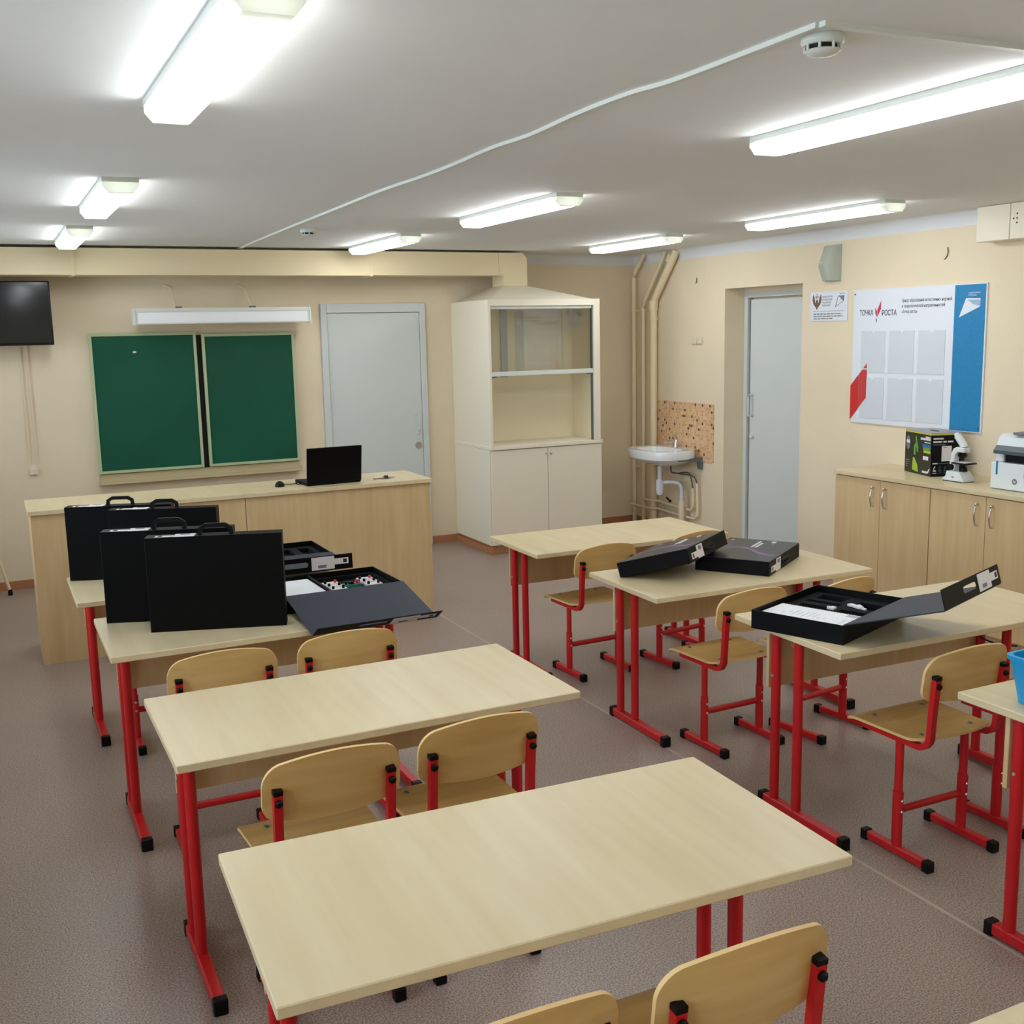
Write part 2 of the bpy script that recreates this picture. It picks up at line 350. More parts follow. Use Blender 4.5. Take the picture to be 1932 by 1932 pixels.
bm = B(); lathe(bm, [(.02, XN+.0), (.024, XN+.008), (.024, XN+.02)], (0, hy, .93), 16, 'x'); ob('latch_knob', bm, M_door, d2, True)

# ------------------------------------------------------------------ ceiling lamps
def translucent(name, rgb):
    m = bpy.data.materials.new(name); m.use_nodes = True; nt = m.node_tree; nt.nodes.clear()
    o = nt.nodes.new('ShaderNodeOutputMaterial'); t = nt.nodes.new('ShaderNodeBsdfTranslucent'); d = nt.nodes.new('ShaderNodeBsdfDiffuse'); x = nt.nodes.new('ShaderNodeMixShader')
    t.inputs[0].default_value = (*s2l(rgb), 1); d.inputs[0].default_value = (*s2l(rgb), 1); x.inputs[0].default_value = .12
    nt.links.new(d.outputs[0], x.inputs[1]); nt.links.new(t.outputs[0], x.inputs[2]); nt.links.new(x.outputs[0], o.inputs[0]); return m
M_cap = translucent('lamp_cap_milky_plastic', (226, 228, 216))
def hollow(bm, y):
    bmesh.ops.delete(bm, geom=[f for f in bm.faces if all(abs(v.co.y-y) < 1e-5 for v in f.verts)], context='FACES')
def lamp(x, y0, y1, label, dz=0):
    t = thing('ceiling_lamp', label, 'ceiling lamp', (x, y0, ZC), 0, 'fluorescent ceiling lamps'); L = y1-y0; w = .071; e = .05
    prof = lambda s=1.0: [(-w*s, -.020), (-w*s, -.034), (-(w-.022)*s, -.060), ((w-.022)*s, -.060), (w*s, -.034), (w*s, -.020)]
    bm = B(); box(bm, -w-.003, w+.003, .004, L-.004, -.020, 0); ob('housing', bm, M_lamp, t)
    bm = B(); prism(bm, prof(), 'y', e, L-.03); ob('diffuser', bm, M_emit, t)
    bm = B(); prism(bm, [(p[0]*1.03, p[1]*1.03 if p[1] < -.02 else p[1]) for p in prof()], 'y', 0, e); hollow(bm, e); ob('end_cap', bm, M_cap, t)
    bm = B(); prism(bm, prof(1.01), 'y', L-.03, L); hollow(bm, L-.03); ob('end_cap', bm, M_cap, t)
    return t
LMP = [(.555, 2.17, 3.36, 'lit ceiling lamp over the standing-case row, farthest from the chalkboard'),
       (.595, 4.93, 6.05, 'lit ceiling lamp between two others over the desks with standing cases'),
       (.60, 7.03, 8.10, 'lit ceiling lamp just before the chalkboard and air duct'),
       (2.63, 2.05, 3.29, 'lit ceiling lamp nearest the smoke detector and cable channel corner'),
       (2.69, 4.86, 6.08, 'lit ceiling lamp in the middle of the room above the black cases'),
       (2.70, 7.10, 8.27, 'lit ceiling lamp near the pale door and air duct'),
       (4.60, 4.63, 5.86, 'lit ceiling lamp above the cabinets and the notice board'),
       (4.60, 6.76, 7.88, 'lit ceiling lamp before the fume hood and sink corner'),
       (4.60, 1.9, 3.1, 'lit ceiling lamp near the rear end of the cabinet wall'),
       (.60, -1.0, .2, 'lit ceiling lamp near the rear wall, in line with the chalkboard'),
       (2.65, -1.0, .2, 'lit ceiling lamp near the rear wall in the middle'),
       (4.60, -1.0, .2, 'lit ceiling lamp near the rear wall on the cabinet side')]
for a in LMP: lamp(*a)

# smoke detectors and cable channels
def detector(x, y, label):
    t = thing('smoke_detector', label, 'smoke detector', (x, y, ZC), R(40), 'smoke detectors on the ceiling')
    bm = B(); lathe(bm, [(.047, 0), (.05, -.004), (.05, -.016), (.044, -.022)], n=32); ob('base', bm, M_lamp, t, True)
    bm = B(); lathe(bm, [(.034, -.021), (.034, -.034)], n=28); ob('sensing_chamber', bm, M_dark, t)
    bm = B(); lathe(bm, [(.038, -.032), (.042, -.034), (.034, -.042), (.012, -.045)], n=28); ob('cover', bm, M_lamp, t, True)
    for k in range(8):
        a = R(45*k); bm = B(); tube(bm, [(.041*math.cos(a), .041*math.sin(a), -.02), (.041*math.cos(a), .041*math.sin(a), -.035)], .0035, 6); ob('rib', bm, M_lamp, t)
detector(1.845, 2.105, 'round white smoke detector beside the cable channel corner')
detector(1.955, 6.98, 'small white smoke detector near the duct and the middle lamp')
W = [(1.862, 8.80), (1.83, 7.92), (1.803, 6.92), (1.781, 5.73), (1.766, 5.0), (1.782, 4.5), (1.776, 4.14), (1.755, 3.74), (1.768, 3.47), (1.742, 3.12), (1.735, 2.92), (1.740, 2.75), (1.765, 2.56), (1.757, 2.02)]
def spline(pts, k=4):
    out = []
    for i in range(len(pts)-1):
        p0, p1, p2, p3 = (Vector(pts[max(0, min(len(pts)-1, i+d))]) for d in (-1, 0, 1, 2))
        for j in range(k):
            t = j/k; out.append(.5*((2*p1)+(p2-p0)*t+(2*p0-5*p1+4*p2-p3)*t*t+(3*p1-p0-3*p2+p3)*t**3))
    out.append(Vector(pts[-1])); return out
bm = B(); tube(bm, [(p[0], p[1], ZC-.006) for p in spline([(a, b, 0) for a, b in W])], .0085, 4, .006)
tag(ob('cable_channel', bm, M_lamp), 'long wavy white cable channel running across the ceiling to the duct', 'cable channel')
bm = B(); tube(bm, [(1.757, 2.008, ZC-.006), (3.2, 1.99, ZC-.006), (5.5, 1.98, ZC-.006)], .011, 4, .006)
tag(ob('cable_channel', bm, M_lamp), 'straight white cable channel on the ceiling past the smoke detector', 'cable channel')

# ------------------------------------------------------------------ air duct and fume hood
t = thing('air_duct', 'cream rectangular air duct running along the wall below the ceiling', 'air duct', (4.13, 8.54, 2.21))
dx, dy, dz = 4.13, 8.54, 2.21
def dbox(name, x0, x1, y0, y1, z0, z1, m=M_duct, bev=0): return bobj(name, m, t, x0-dx, x1-dx, y0-dy, y1-dy, z0-dz, z1-dz, bev)
dbox('duct_section', XL, .65, 8.44, 8.66, 2.297, 2.484); dbox('duct_section', .653, 2.86, 8.44, 8.66, 2.297, 2.484); dbox('duct_section', 2.863, 3.98, 8.44, 8.66, 2.30, 2.486)
for x in (.6515, 2.8615): dbox('joint_flange', x-.012, x+.012, 8.432, 8.668, 2.290, 2.490)
bm = B(); prism(bm, [(3.982-dx, 2.30-dz), (4.022-dx, 2.30-dz), (4.022-dx, 2.214-dz), (4.245-dx, 2.214-dz), (4.245-dx, 2.445-dz), (4.205-dx, 2.486-dz), (3.982-dx, 2.486-dz)], 'y', 8.44-dy, 8.66-dy); ob('elbow', bm, M_duct, t)
HX0, HX1, HY, HZ, HW = 3.70, 4.735, 8.08, 2.09, .905
t = thing('fume_hood', 'tall cream fume hood cabinet with glass sash and pyramid top', 'fume hood', (HX0, HY, 0))
W_, D_ = HX1-HX0, YB-.004-HY
def hb(name, m, x0, x1, y0, y1, z0, z1, bev=0): return bobj(name, m, t, x0, x1, y0, y1, z0, z1, bev)
hb('base_cabinet', M_cream, 0, W_+.02, .022, D_, .075, HW-.03); hb('plinth', M_base, .012, W_, .03, D_, 0, .075)
hb('plinth_side', M_base, -.012, .01, .0, D_-.012, 0, .055)
for x0, x1, kx in ((.006, W_/2+.008, W_/2-.012), (W_/2+.012, W_+.016, W_/2+.032)):
    d = hb('door', M_cream, x0, x1, 0, .02, .078, HW-.036, .002)
    bm = B(); lathe(bm, [(.006, .0), (.006, -.012), (.009, -.016), (.009, -.024), (.004, -.026)], (kx, 0, HW-.085), 12, 'y'); ob('knob', bm, M_steel, d, True)
hb('worktop', M_cream, -.004, W_+.024, -.012, D_, HW-.03, HW, .003)
hb('side_panel', M_cream, 0, .022, .0, D_, HW, HZ); hb('side_panel', M_cream, W_-.022, W_, .0, D_, HW, HZ)
hb('back_panel', M_creamI, .022, W_-.022, D_-.35, D_-.33, HW, HZ-.02); hb('roof_panel', M_cream, .022, W_-.022, .0, D_, HZ-.02, HZ)
hb('inner_lining', M_creamI, .022, .03, .06, D_-.35, HW, HZ-.02); hb('inner_lining', M_creamI, W_-.03, W_-.022, .06, D_-.35, HW, HZ-.02)
hb('front_stile', M_cream, .0, .022, -.012, 0, HW, HZ); hb('front_stile', M_cream, W_-.06, W_, -.012, .02, HW, HZ); hb('front_rail', M_cream, .022, W_-.06, -.012, .02, HZ-.05, HZ)
hb('guide_channel', M_bracket, W_-.07, W_-.062, .004, .03, HW, HZ-.06)
s = hb('sash_rail', M_lamp, .018, W_-.062, -.006, .028, 1.475, 1.512, .003)
hb('sash_rail', M_lamp, .03, W_-.072, .004, .024, HZ-.075, HZ-.052)
g = hb('sash_glass', M_glassS, .022, W_-.07, .008, .014, 1.512, HZ-.07)
hb('sash_clip', M_bracket, .024, .075, -.004, .01, 1.466, 1.476); hb('sash_clip', M_bracket, W_-.12, W_-.072, -.004, .01, 1.466, 1.476)
hb('reflection_strip', mat('reflection_grey_blue', (170, 184, 190), .4), .30, .36, D_-.37, D_-.352, 1.45, HZ-.02)  # pale strip painted in for a reflection on the sash glass, not a hood part
bm = B(); a = [(.02, .0), (W_-.06, .0), (W_-.06, D_-.02), (.02, D_-.02)]; b_ = [(4.022-HX0, 8.44-HY), (4.245-HX0, 8.44-HY), (4.245-HX0, 8.66-HY), (4.022-HX0, 8.66-HY)]
v0 = [bm.verts.new((p[0], p[1], HZ)) for p in a]; v1 = [bm.verts.new((p[0], p[1], 2.2135)) for p in b_]
bm.faces.new(v0[::-1]); bm.faces.new(v1); [bm.faces.new((v0[i], v0[(i+1) % 4], v1[(i+1) % 4], v1[i])) for i in range(4)]; ob('pyramid_cowl', bm, M_cream, t)

# ------------------------------------------------------------------ chalkboard, board lamp, TV
t = thing('chalkboard', 'green two-panel chalkboard with sage frame and chalk tray', 'chalkboard', (.745, YB, .75))
def cb(name, m, x0, x1, c0, c1, z0, z1, p=None, bev=0): return bobj(name, m, p or t, x0, x1, -c1, -c0, z0, z1, bev)
cb('backing', M_dark, .01, 1.555, .001, .02, .06, 1.11)
for x0, x1, z0, z1 in ((.0, .785, .075, 1.135), (.828, 1.56, .075, 1.118)):
    p = cb('slate_panel', M_green, x0+.022, x1-.022, .022, .04, z0+.022, z1-.022)
    for q in ((x0, x0+.022, z0, z1), (x1-.022, x1, z0, z1)): cb('frame_strip', M_bframe, q[0], q[1], .02, .048, q[2], q[3], p, .002)
    for q in ((z0, z0+.022), (z1-.022, z1)): cb('frame_strip', M_bframe, x0+.022, x1-.022, .02, .048, q[0], q[1], p, .002)
cb('chalk_tray', M_tray, -.005, 1.56, .001, .085, -.005, .02, None, .003); cb('tray_lip', M_tray, -.005, 1.56, .075, .085, .02, .04)
cb('tray_rail', M_tray, .0, 1.555, .001, .03, .025, .07)
bm = B(); box(bm, .31, .335, -.0415, -.0402, .985, .998); ob('chalk_mark', bm, M_label, t)
t = thing('board_lamp', 'long white lamp on wall arms above the chalkboard', 'wall lamp', (1.055, 8.66, 1.945))
L = 1.345
bm = B(); prism(bm, [(-.06, .0), (.055, .0), (.06, .04), (.03, .118), (-.05, .118)], 'x', .012, L-.012); ob('lamp_body', bm, M_lamp, t)
for x in (0, L-.012): bm = B(); prism(bm, [(-.066, -.004), (.06, -.004), (.064, .045), (.033, .122), (-.056, .122)], 'x', x, x+.012); ob('end_plate', bm, M_lamp, t)
bobj('reflector', mat('reflector_white', (238, 241, 244), .35), t, .03, L-.03, -.064, -.0605, .008, .088)
bobj('top_rail', M_lamp, t, .02, L-.02, -.068, -.06, .09, .1)
for x in (.33, .89):
    bm = B(); tube(bm, [(x-.06, .178, .30), (x-.012, .16, .27), (x, .04, .135), (x, .01, .119)], .007, 8); a = ob('wall_arm', bm, M_pipe, t, True)
    bobj('clamp', M_bracket, a, x-.012, x+.03, -.02, .02, .1185, .13)
t = thing('television', 'black wall-mounted flat television with glossy screen', 'television', (-.30, YB, 1.81))
bm = B(); box(bm, 0, .80, -.20, -.165, 0, .455, .006, 2); bz = ob('bezel', bm, M_bezel, t, True)
bobj('screen', M_screen, t, .012, .788, -.2022, -.1995, .02, .445)
bobj('rear_housing', M_blk, t, .12, .68, -.164, -.12, .08, .38, .01); bobj('wall_mount', M_blk, t, .3, .5, -.12, -.001, .15, .32)
for k, x in enumerate((.318, .270)):
    bm = B(); z1 = (1.80, 1.80)[k]; tube(bm, [(x, YB-.006, z1), (x, YB-.006, .94)], .005, 4)
    tag(ob('tv_cable_cover', bm, M_wall), ('thin cream cable strip dropping from the television, nearer the chalkboard', 'thin cream cable strip dropping from the television, farther from the chalkboard')[k], 'cable')
bm = B(); box(bm, -.028, .028, -.024, -.001, -.025, .025, .005, 2); t = tag(ob('wall_socket', bm, M_sock, loc=(.288, YB, .88)), 'small cream wall socket below the television cable', 'socket'); 
# easel stand, of which one foot shows beside the baseboard
t = thing('easel_stand', 'slim cream stand with black rubber feet below the television', 'stand', (-.25, 8.45, 0))
for (x, y) in ((.30, .2), (-.3, .2), (0, -.25)):
    bm = B(); tube(bm, [(x, y, .03), (x*.05, .0, 1.35)], .011, 8); l = ob('leg', bm, M_pipe, t, True)
    bm = B(); lathe(bm, [(.015, 0), (.017, .01), (.014, .045)], (x, y, 0), 12); ob('rubber_foot', bm, M_blk, l, True)
bobj('hub', M_pipe, t, -.03, .03, -.03, .03, 1.33, 1.38, .005)

# ------------------------------------------------------------------ teacher's bench and what lies on it
TX0, TX1, TY0, TY1, TZ = .165, 2.60, 6.605, 7.12, .897
t = thing('teacher_bench', 'long tall birch demonstration bench with solid front panels', 'desk', (TX0, TY0, 0))
w, d = TX1-TX0, TY1-TY0
bobj('front_panel', M_panel, t, .012, 1.213, .018, .036, .0, TZ-.026); bobj('front_panel', M_panel, t, 1.217, w-.012, .018, .036, .0, TZ-.026)
bobj('side_panel', M_panel, t, .012, .03, .036, d-.02, .0, TZ-.026); bobj('side_panel', M_panel, t, w-.03, w-.012, .036, d-.02, 0, TZ-.026); bobj('partition', M_panel, t, 1.206, 1.224, .036, d-.02, 0, TZ-.026)
bobj('worktop', M_top, t, 0, w, 0, d, TZ-.026, TZ, .002)
# laptop
t = thing('laptop', 'open black laptop on the demonstration bench, lid toward the desks', 'laptop', (1.79, 6.70, TZ), R(3))
bobj('keyboard_base', M_lap, t, 0, .362, .005, .25, .001, .02, .004); kb = bobj('keyboard', M_blk, t, .03, .33, .09, .22, .0195, .021)
bm = B(); box(bm, 0, .366, -.006, .004, 0, .232, .003); o = ob('display_lid', bm, M_lap, t, loc=(0, .012, .012)); o.rotation_euler = (R(8), 0, 0)
bobj('display_panel', M_screen, o, .012, .354, .0035, .0048, .02, .222)
t = thing('computer_mouse', 'black computer mouse with cable on the demonstration bench', 'mouse', (1.645, 6.82, TZ), R(70))
bm = B(); bmesh.ops.create_uvsphere(bm, u_segments=20, v_segments=12, radius=1)
for v in bm.verts:
    v.co = Vector((v.co.x*.052, v.co.y*.03*(1-.12*v.co.x), max(v.co.z, -.0)*.034*(1-.25*v.co.x)))
ob('mouse_shell', bm, M_blk, t, True)
bm = B(); tube(bm, spline([(.052, 0, .006), (.07, -.02, .004), (.06, -.06, .004), (.075, -.09, .004), (.04, -.11, .004), (.06, -.13, .006)], 4), .0024, 6); ob('mouse_cable', bm, M_blk, t, True)
bm = B(); tube(bm, spline([(.05, -.10, .006), (.07, -.11, .02), (.045, -.12, .022), (.04, -.1, .01), (.065, -.095, .012), (.06, -.125, .01)], 4), .0028, 6); ob('cable_bundle', bm, M_blk, t, True)
t = thing('key_bunch', 'small bunch of metal keys on the demonstration bench', 'keys', (2.34, 6.78, TZ), R(5))
bm = B(); tube(bm, arc((0, 0), .018, 0, 350, 20, 'xy', .012), .0016, 6); ob('key_ring', bm, M_steel, t, True)
for (a, l) in ((8, .055), (172, .07), (185, .075), (-20, .04)):
    bm = B(); box(bm, .016, .016+l*.35, -.011, .011, .004, .0065, .001); box(bm, .016+l*.3, .016+l, -.0035, .0035, .004, .0065); o = ob('key', bm, M_brown if a > 100 else M_steel, t); o.rotation_euler = (0, 0, R(a))
bobj('key_fob', M_blk, t, -.012, .014, -.014, .012, .002, .02, .004)

# ------------------------------------------------------------------ sink corner
bm = B(); box(bm, -.008, 0, 7.57, 8.483, .69, 1.19); tag(ob('mosaic_splashback', bm, M_mosaic, loc=(XR, 0, 0)), 'peach mosaic tile splashback with dark speckles behind the sink', 'splashback')
SX, SY, SZ = XR-.008, 8.02, .768
t = thing('sink', 'white ceramic wall sink on grey brackets with tap and trap', 'sink', (SX, SY, SZ))
bm = B(); n = 40; rings = []
def oval(a, hw, dp, back):     # D-shaped plan: flat at the wall
    c, s_ = math.cos(a), math.sin(a); e = .62
    return (-(dp/2+back) - dp/2*(abs(c)**e)*(1 if c > 0 else -1), hw*(abs(s_)**e)*(1 if s_ > 0 else -1))
for (hw, dp, back, z) in ((.10, .12, .12, -.13), (.20, .28, .07, -.10), (.285, .42, .012, -.068), (.305, .455, .0, -.05), (.312, .462, .0, .012), (.305, .455, .003, .024), (.225, .30, .10, .02), (.21, .275, .11, -.03), (.13, .16, .15, -.09)):
    rings.append([bm.verts.new((*oval(2*math.pi*j/n, hw, dp, back), z)) for j in range(n)])
for q, w_ in zip(rings, rings[1:]):
    for j in range(n): bm.faces.new((q[j], q[(j+1) % n], w_[(j+1) % n], w_[j]))
bm.faces.new(rings[0][::-1]); bm.faces.new(rings[-1]); ob('basin', bm, M_ceram, t, True)
for y in (-.300, .26):
    bm = B(); prism(bm, [(-.25, -.052), (0, -.042), (0, -.145), (-.03, -.145), (-.04, -.08), (-.25, -.064)], 'y', y, y+.03); ob('bracket', bm, M_bracket, t)
bm = B(); lathe(bm, [(.026, .024), (.024, .05), (.02, .085), (.016, .095)], (-.07, 0, 0), 16); tp = ob('tap_body', bm, M_steel, t, True)
bm = B(); tube(bm, [(-.07, 0, .07), (-.12, 0, .085), (-.18, 0, .075)], .011, 10); ob('spout', bm, M_steel, tp, True)
bm = B(); tube(bm, [(-.065, 0, .095), (-.06, 0, .115), (-.085, 0, .135)], .007, 8); ob('lever', bm, M_steel, tp, True)
bm = B(); tube(bm, [(-.235, .01, -.13), (-.235, .01, -.27)], .02, 14); lathe(bm, [(.03, -.25), (.034, -.30), (.034, -.36), (.026, -.385), (.012, -.39)], (-.235, .01, 0), 16); tr = ob('drain_trap', bm, M_pvc, t, True)
bm = B(); tube(bm, spline([(-.21, .0, -.28), (-.16, -.04, -.275), (-.10, -.075, -.285), (-.075, -.09, -.33), (-.075, -.095, -.42), (-.075, -.095, -.5)], 5), .017, 10); ob('waste_pipe', bm, M_pvc, tr, True)
bm = B(); tube(bm, [(-.075, -.095, -.44), (-.075, -.095, -SZ+.002)], .026, 14); ob('floor_pipe', bm, M_pipe, t, True)
for k, (y1, z1) in enumerate(((-.20, -.32), (-.26, -.27))):
    bm = B(); tube(bm, spline([(-.12, .0, -.12), (-.12, .0, -.19), (-.09, -.05, -.2), (-.05, y1+.03, -.19-.02*k), (-.03, y1, z1)], 5), .006, 8); ob('supply_hose', bm, M_hose, t, True)
    bm = B(); e = (-.51, -.58)[k]; wp = thing('water_pipe', ('thin cream water pipe ending below the sink, upper run', 'thin cream water pipe looping below the sink, lower run')[k], 'pipe', (SX, SY, SZ))
    tube(bm, spline([(-.03, y1, z1), (-.03, y1-.01, e+.06), (-.03, y1+.02, e), (-.03, y1+.10, e-.01), (-.03, .25, e), (-.035, (.33, .33)[k], e+.01)], 5), .011, 10); ob('pipe_run', bm, M_pipe, wp, True)
    bm = B(); tube(bm, [(-.035, .32, e+.01), ((-.082, -.10)[k], .36, e+.01), ((-.082, -.10)[k], (.545, .705)[k], e+.01)], .010, 10); ob('pipe_run', bm, M_pipe, wp, True)
bm = B(); tube(bm, [(-.18, -.01, -.41), (-.16, -.03, -.44)], .008, 8); bmesh.ops.create_uvsphere(bm, u_segments=8, v_segments=6, radius=.013, matrix=Matrix.Translation((-.155, -.035, -.445))); ob('shutoff_valve', bm, M_blk, t, True)
def pipe(pts, r, label, clamps=()):
    t = thing('heating_pipe', label, 'pipe', (pts[0][0], pts[0][1], 0)); o = Vector(pts[0]); o.z = 0
    bm = B(); tube(bm, [Vector(p)-o for p in pts], r, 14); ob('pipe_run', bm, M_pipe, t, True)
    for z in clamps:
        bm = B(); lathe(bm, [(r+.004, z-.012), (r+.004, z+.012)], (0, 0, 0), 14); box(bm, r, XR-pts[0][0]-.001, -.006, .006, z-.008, z+.008); ob('pipe_clamp', bm, M_pipe, t)
    return t
pipe([(5.50, 8.745, 0), (5.50, 8.745, 2.30), (5.50, 8.73, 2.34), (5.50, 8.62, 2.45), (5.50, 8.56, 2.503)], .020, 'thin cream heating pipe tucked into the corner beside the hood', (2.0, .55))
pipe([(5.50, 8.585, 0), (5.50, 8.585, 2.02), (5.50, 8.57, 2.07), (5.50, 8.28, 2.42), (5.50, 8.22, 2.503)], .018, 'thin cream heating pipe between the corner pipe and the thick pipe', (2.0,))
t = pipe([(5.505, 8.425, 0), (5.505, 8.425, 2.05), (5.505, 8.415, 2.08), (5.505, 8.11, 2.44), (5.505, 8.06, 2.503)], .033, 'thick cream drain pipe next to the mosaic splashback', (1.92,))
for (a, b) in (((0, .005, 1.99), (0, -.005, 2.08)), ((0, -.255, 2.41), (0, -.30, 2.47))):
    bm = B(); tube(bm, [a, b], .041, 14); ob('pipe_socket', bm, M_pipe, t, True)
t = thing('wall_socket', 'double cream wall socket high above the sink', 'socket', mw=on_right(7.81, 1.725))
for x in (-.038, .038):
    bm = B(); box(bm, x-.034, x+.034, -.03, .03, .001, .02, .006, 2); s_ = ob('socket_unit', bm, M_sock, t, True)
    bm = B(); lathe(bm, [(.016, .0195), (.016, .0208)], (x, 0, 0), 16); ob('outlet', bm, M_sock, s_)
    bm = B(); lathe(bm, [(.004, .0205), (.004, .0212)], (x, .012, 0), 8); ob('outlet_hole', bm, M_grey, s_)

# curved hooks on the right wall
for (y, z, r, lab) in ((7.85, 2.235, .03, 'small curved cable end poking from the wall above the sink'), (5.17, 2.275, .05, 'thin curved cable end poking from the wall above the notice board')):
    bm = B(); tube(bm, [(XR-.006, y-r*math.cos(R(a))*.8, z+r*math.sin(R(a))) for a in range(-70, 31, 10)], .003, 6); tag(ob('cable_end', bm, M_hose), lab, 'cable')

# wall speaker
t = thing('wall_speaker', 'grey rounded loudspeaker on the wall above the small sign', 'loudspeaker', mw=on_right(6.165, 2.145))
bm = B(); pts = [(-.075, .0)]+[(-.07*math.cos(R(a)), .012+.115*math.sin(R(a))) for a in range(0, 181, 15)]+[(.075, .0)]
v0 = [bm.verts.new((p[0], .0, p[1]*.62)) for p in pts]; v1 = [bm.verts.new((p[0], .10, p[1])) for p in pts]; v2 = [bm.verts.new((p[0]*.96, .24, p[1]*.55)) for p in pts]
for q, w_ in ((v0, v1), (v1, v2)):
    for j in range(len(q)-1): bm.faces.new((q[j], q[j+1], w_[j+1], w_[j]))
    bm.faces.new((q[-1], q[0], w_[0], w_[-1]))
bm.faces.new(v0); bm.faces.new(v2); ob('speaker_shell', bm, M_spk, t, True)
bm = B(); box(bm, -.08, .08, -.006, .252, .0005, .01); ob('back_plate', bm, M_spk, t)
bobj('grille_seam', M_lamp, t, -.05, .02, .122, .126, .095, .118)
# small sign
t = thing('wall_sign', 'small white sign with eagle emblem beside the niche door', 'sign', mw=on_right(6.396, 1.862))
w, h = .385, .208
bobj('plate', M_stand, t, 0, w, 0, h, .001, .006)
wing = [(.030, .192), (.025, .150), (.036, .122), (.060, .098), (.062, .118), (.052, .138), (.046, .168)]
for q in (wing, [(.144-a, b) for a, b in wing], [(.063, .158), (.072, .148), (.081, .158), (.086, .122), (.079, .092), (.072, .080), (.065, .092), (.058, .122)], [(.056, .172), (.062, .184), (.068, .176), (.066, .160), (.061, .166)], [(.088, .172), (.082, .184), (.076, .176), (.078, .160), (.083, .166)], [(.067, .186), (.072, .198), (.077, .186)]): flat('eagle_emblem', q, M_brown, t, .006)
for k, sx in enumerate(('МИНИСТЕРСТВО', 'ПРОСВЕЩЕНИЯ', 'РОССИЙСКОЙ', 'ФЕДЕРАЦИИ')): text('sign_text', sx, .0175, M_grey, t, (.128, .166-k*.0205), .0062, width=(.105, .1, .088, .08)[k])
flat('project_mark', [(.262, .094), (.29, .172), (.294, .172), (.27, .1), (.345, .142), (.35, .172), (.29, .172), (.29, .176), (.354, .176), (.349, .138)], M_grey, t, .006)
flat('project_mark', [(.29, .174), (.352, .176), (.348, .14), (.322, .15), (.316, .162)], M_grey, t, .0062); text('sign_text', 'НАЦИОНАЛЬНЫЕ', .009, M_grey, t, (.302, .188), .0062, width=.055)
flat('rule_line', rect(.035, .355, .068, .0705), M_grey, t, .006)
for k, wd in enumerate((.29, .305, .2)):
    x = .038
    while x < .038+wd:
        q = rnd.uniform(.02, .05); flat('print_line', rect(x, min(x+q, .038+wd), .046-k*.0165, .0535-k*.0165), M_grey, t, .006, .0004); x += q+.006
# notice board
NB = dict(y0=5.938, z0=1.150, w=1.13, h=.918)
t = thing('notice_board', 'white notice board with pockets, red mark and blue side band', 'notice board', mw=on_right(NB['y0'], NB['z0']))
w, h = NB['w'], NB['h']; bw = .245
bobj('panel', M_stand, t, 0, w, 0, h, .001, .012)
flat('blue_band', rect(w-bw, w-.008, .006, h-.006), M_blue, t, .012)
for k in range(6):
    c, r_ = k % 3, k//3; x0 = .085+c*.258; z0 = .352-r_*.315; wd = .222; hh = .283
    bm = B(); prism(bm, [(x0, z0), (x0+wd, z0), (x0+wd, z0+hh), (x0+wd*.58, z0+hh), (x0+wd*.55, z0+hh-.012), (x0+wd*.45, z0+hh-.012), (x0+wd*.42, z0+hh), (x0, z0+hh)], 'z', .012, .0155); ob('pocket', bm, M_pocket, t)
text('board_title', 'ТОЧКА', .052, M_ink, t, (.058, .742), .0125, width=.128, bold=.0005); text('board_title', 'РОСТА', .052, M_ink, t, (.266, .738), .0125, width=.132, bold=.0005)
flat('leaf_mark', [(.206, .792), (.222, .768), (.222, .728), (.207, .752)], M_pink, t, .0122)
flat('leaf_mark', [(.226, .730), (.226, .778), (.258, .838), (.258, .782)], M_pink, t, .0122); flat('leaf_mark', [(.212, .722), (.220, .718), (.222, .698), (.217, .694)], M_ink, t, .0122)
for k, sx in enumerate(('Центр образования естественно- научной', 'и технологической направленностей', '«Точка роста»')): text('board_text', sx, .030, M_ink, t, (.445, .822-k*.036), .0125, width=(.415, .362, .135)[k])
text('board_text', 'НАЦИОНАЛЬНЫЕ', .014, M_stand, t, (w-.14, h-.062), .0135, width=.09); text('board_text', 'ПРОЕКТЫ', .014, M_stand, t, (w-.14, h-.077), .0135, width=.06)
flat('kite_mark', [(w-.205, h-.205), (w-.155, h-.088), (w-.045, h-.092), (w-.047, h-.142)], M_stand, t, .0134); flat('kite_mark', [(w-.145, h-.098), (w-.047, h-.1), (w-.049, h-.138), (w-.095, h-.128)], mat('kite_pale_blue', (150, 180, 205), .5), t, .0147)
for pts, mm in (([(-.006, .018), (.068, .098), (.068, .335), (-.006, .258)], M_redp), ([(.073, .103), (.146, .178), (.146, .372), (.108, .372), (.073, .340)], M_redp2), ([(.113, .380), (.146, .380), (.146, .415)], M_redp2)): flat('red_mark', pts, mm, t, .0158)
for (x, z) in ((.012, h-.03), (w-.02, .03)): bm = B(); lathe(bm, [(.006, .012), (.006, .0165), (.003, .0175)], (x, z, 0), 10); ob('pin', bm, M_bracket, t)
# boxed-in conduit at the ceiling
t = thing('conduit_box', 'boxy cream conduit housing under the ceiling over the cabinets', 'conduit', (XR, 4.80, 2.30))
for (y0, y1) in ((-.235, .0), (-.9, -.238)): bobj('cover', M_sock, t, -.14, -.001, y0, y1, 0, .203, .003)
for (y, z) in ((-.262, .115), (-.285, .14), (-.285, .115), (-.285, .09)): bm = B(); lathe(bm, [(.005, -.1415), (.005, -.1385)], (0, y, z), 8, 'x'); ob('screw', bm, M_ink, t)

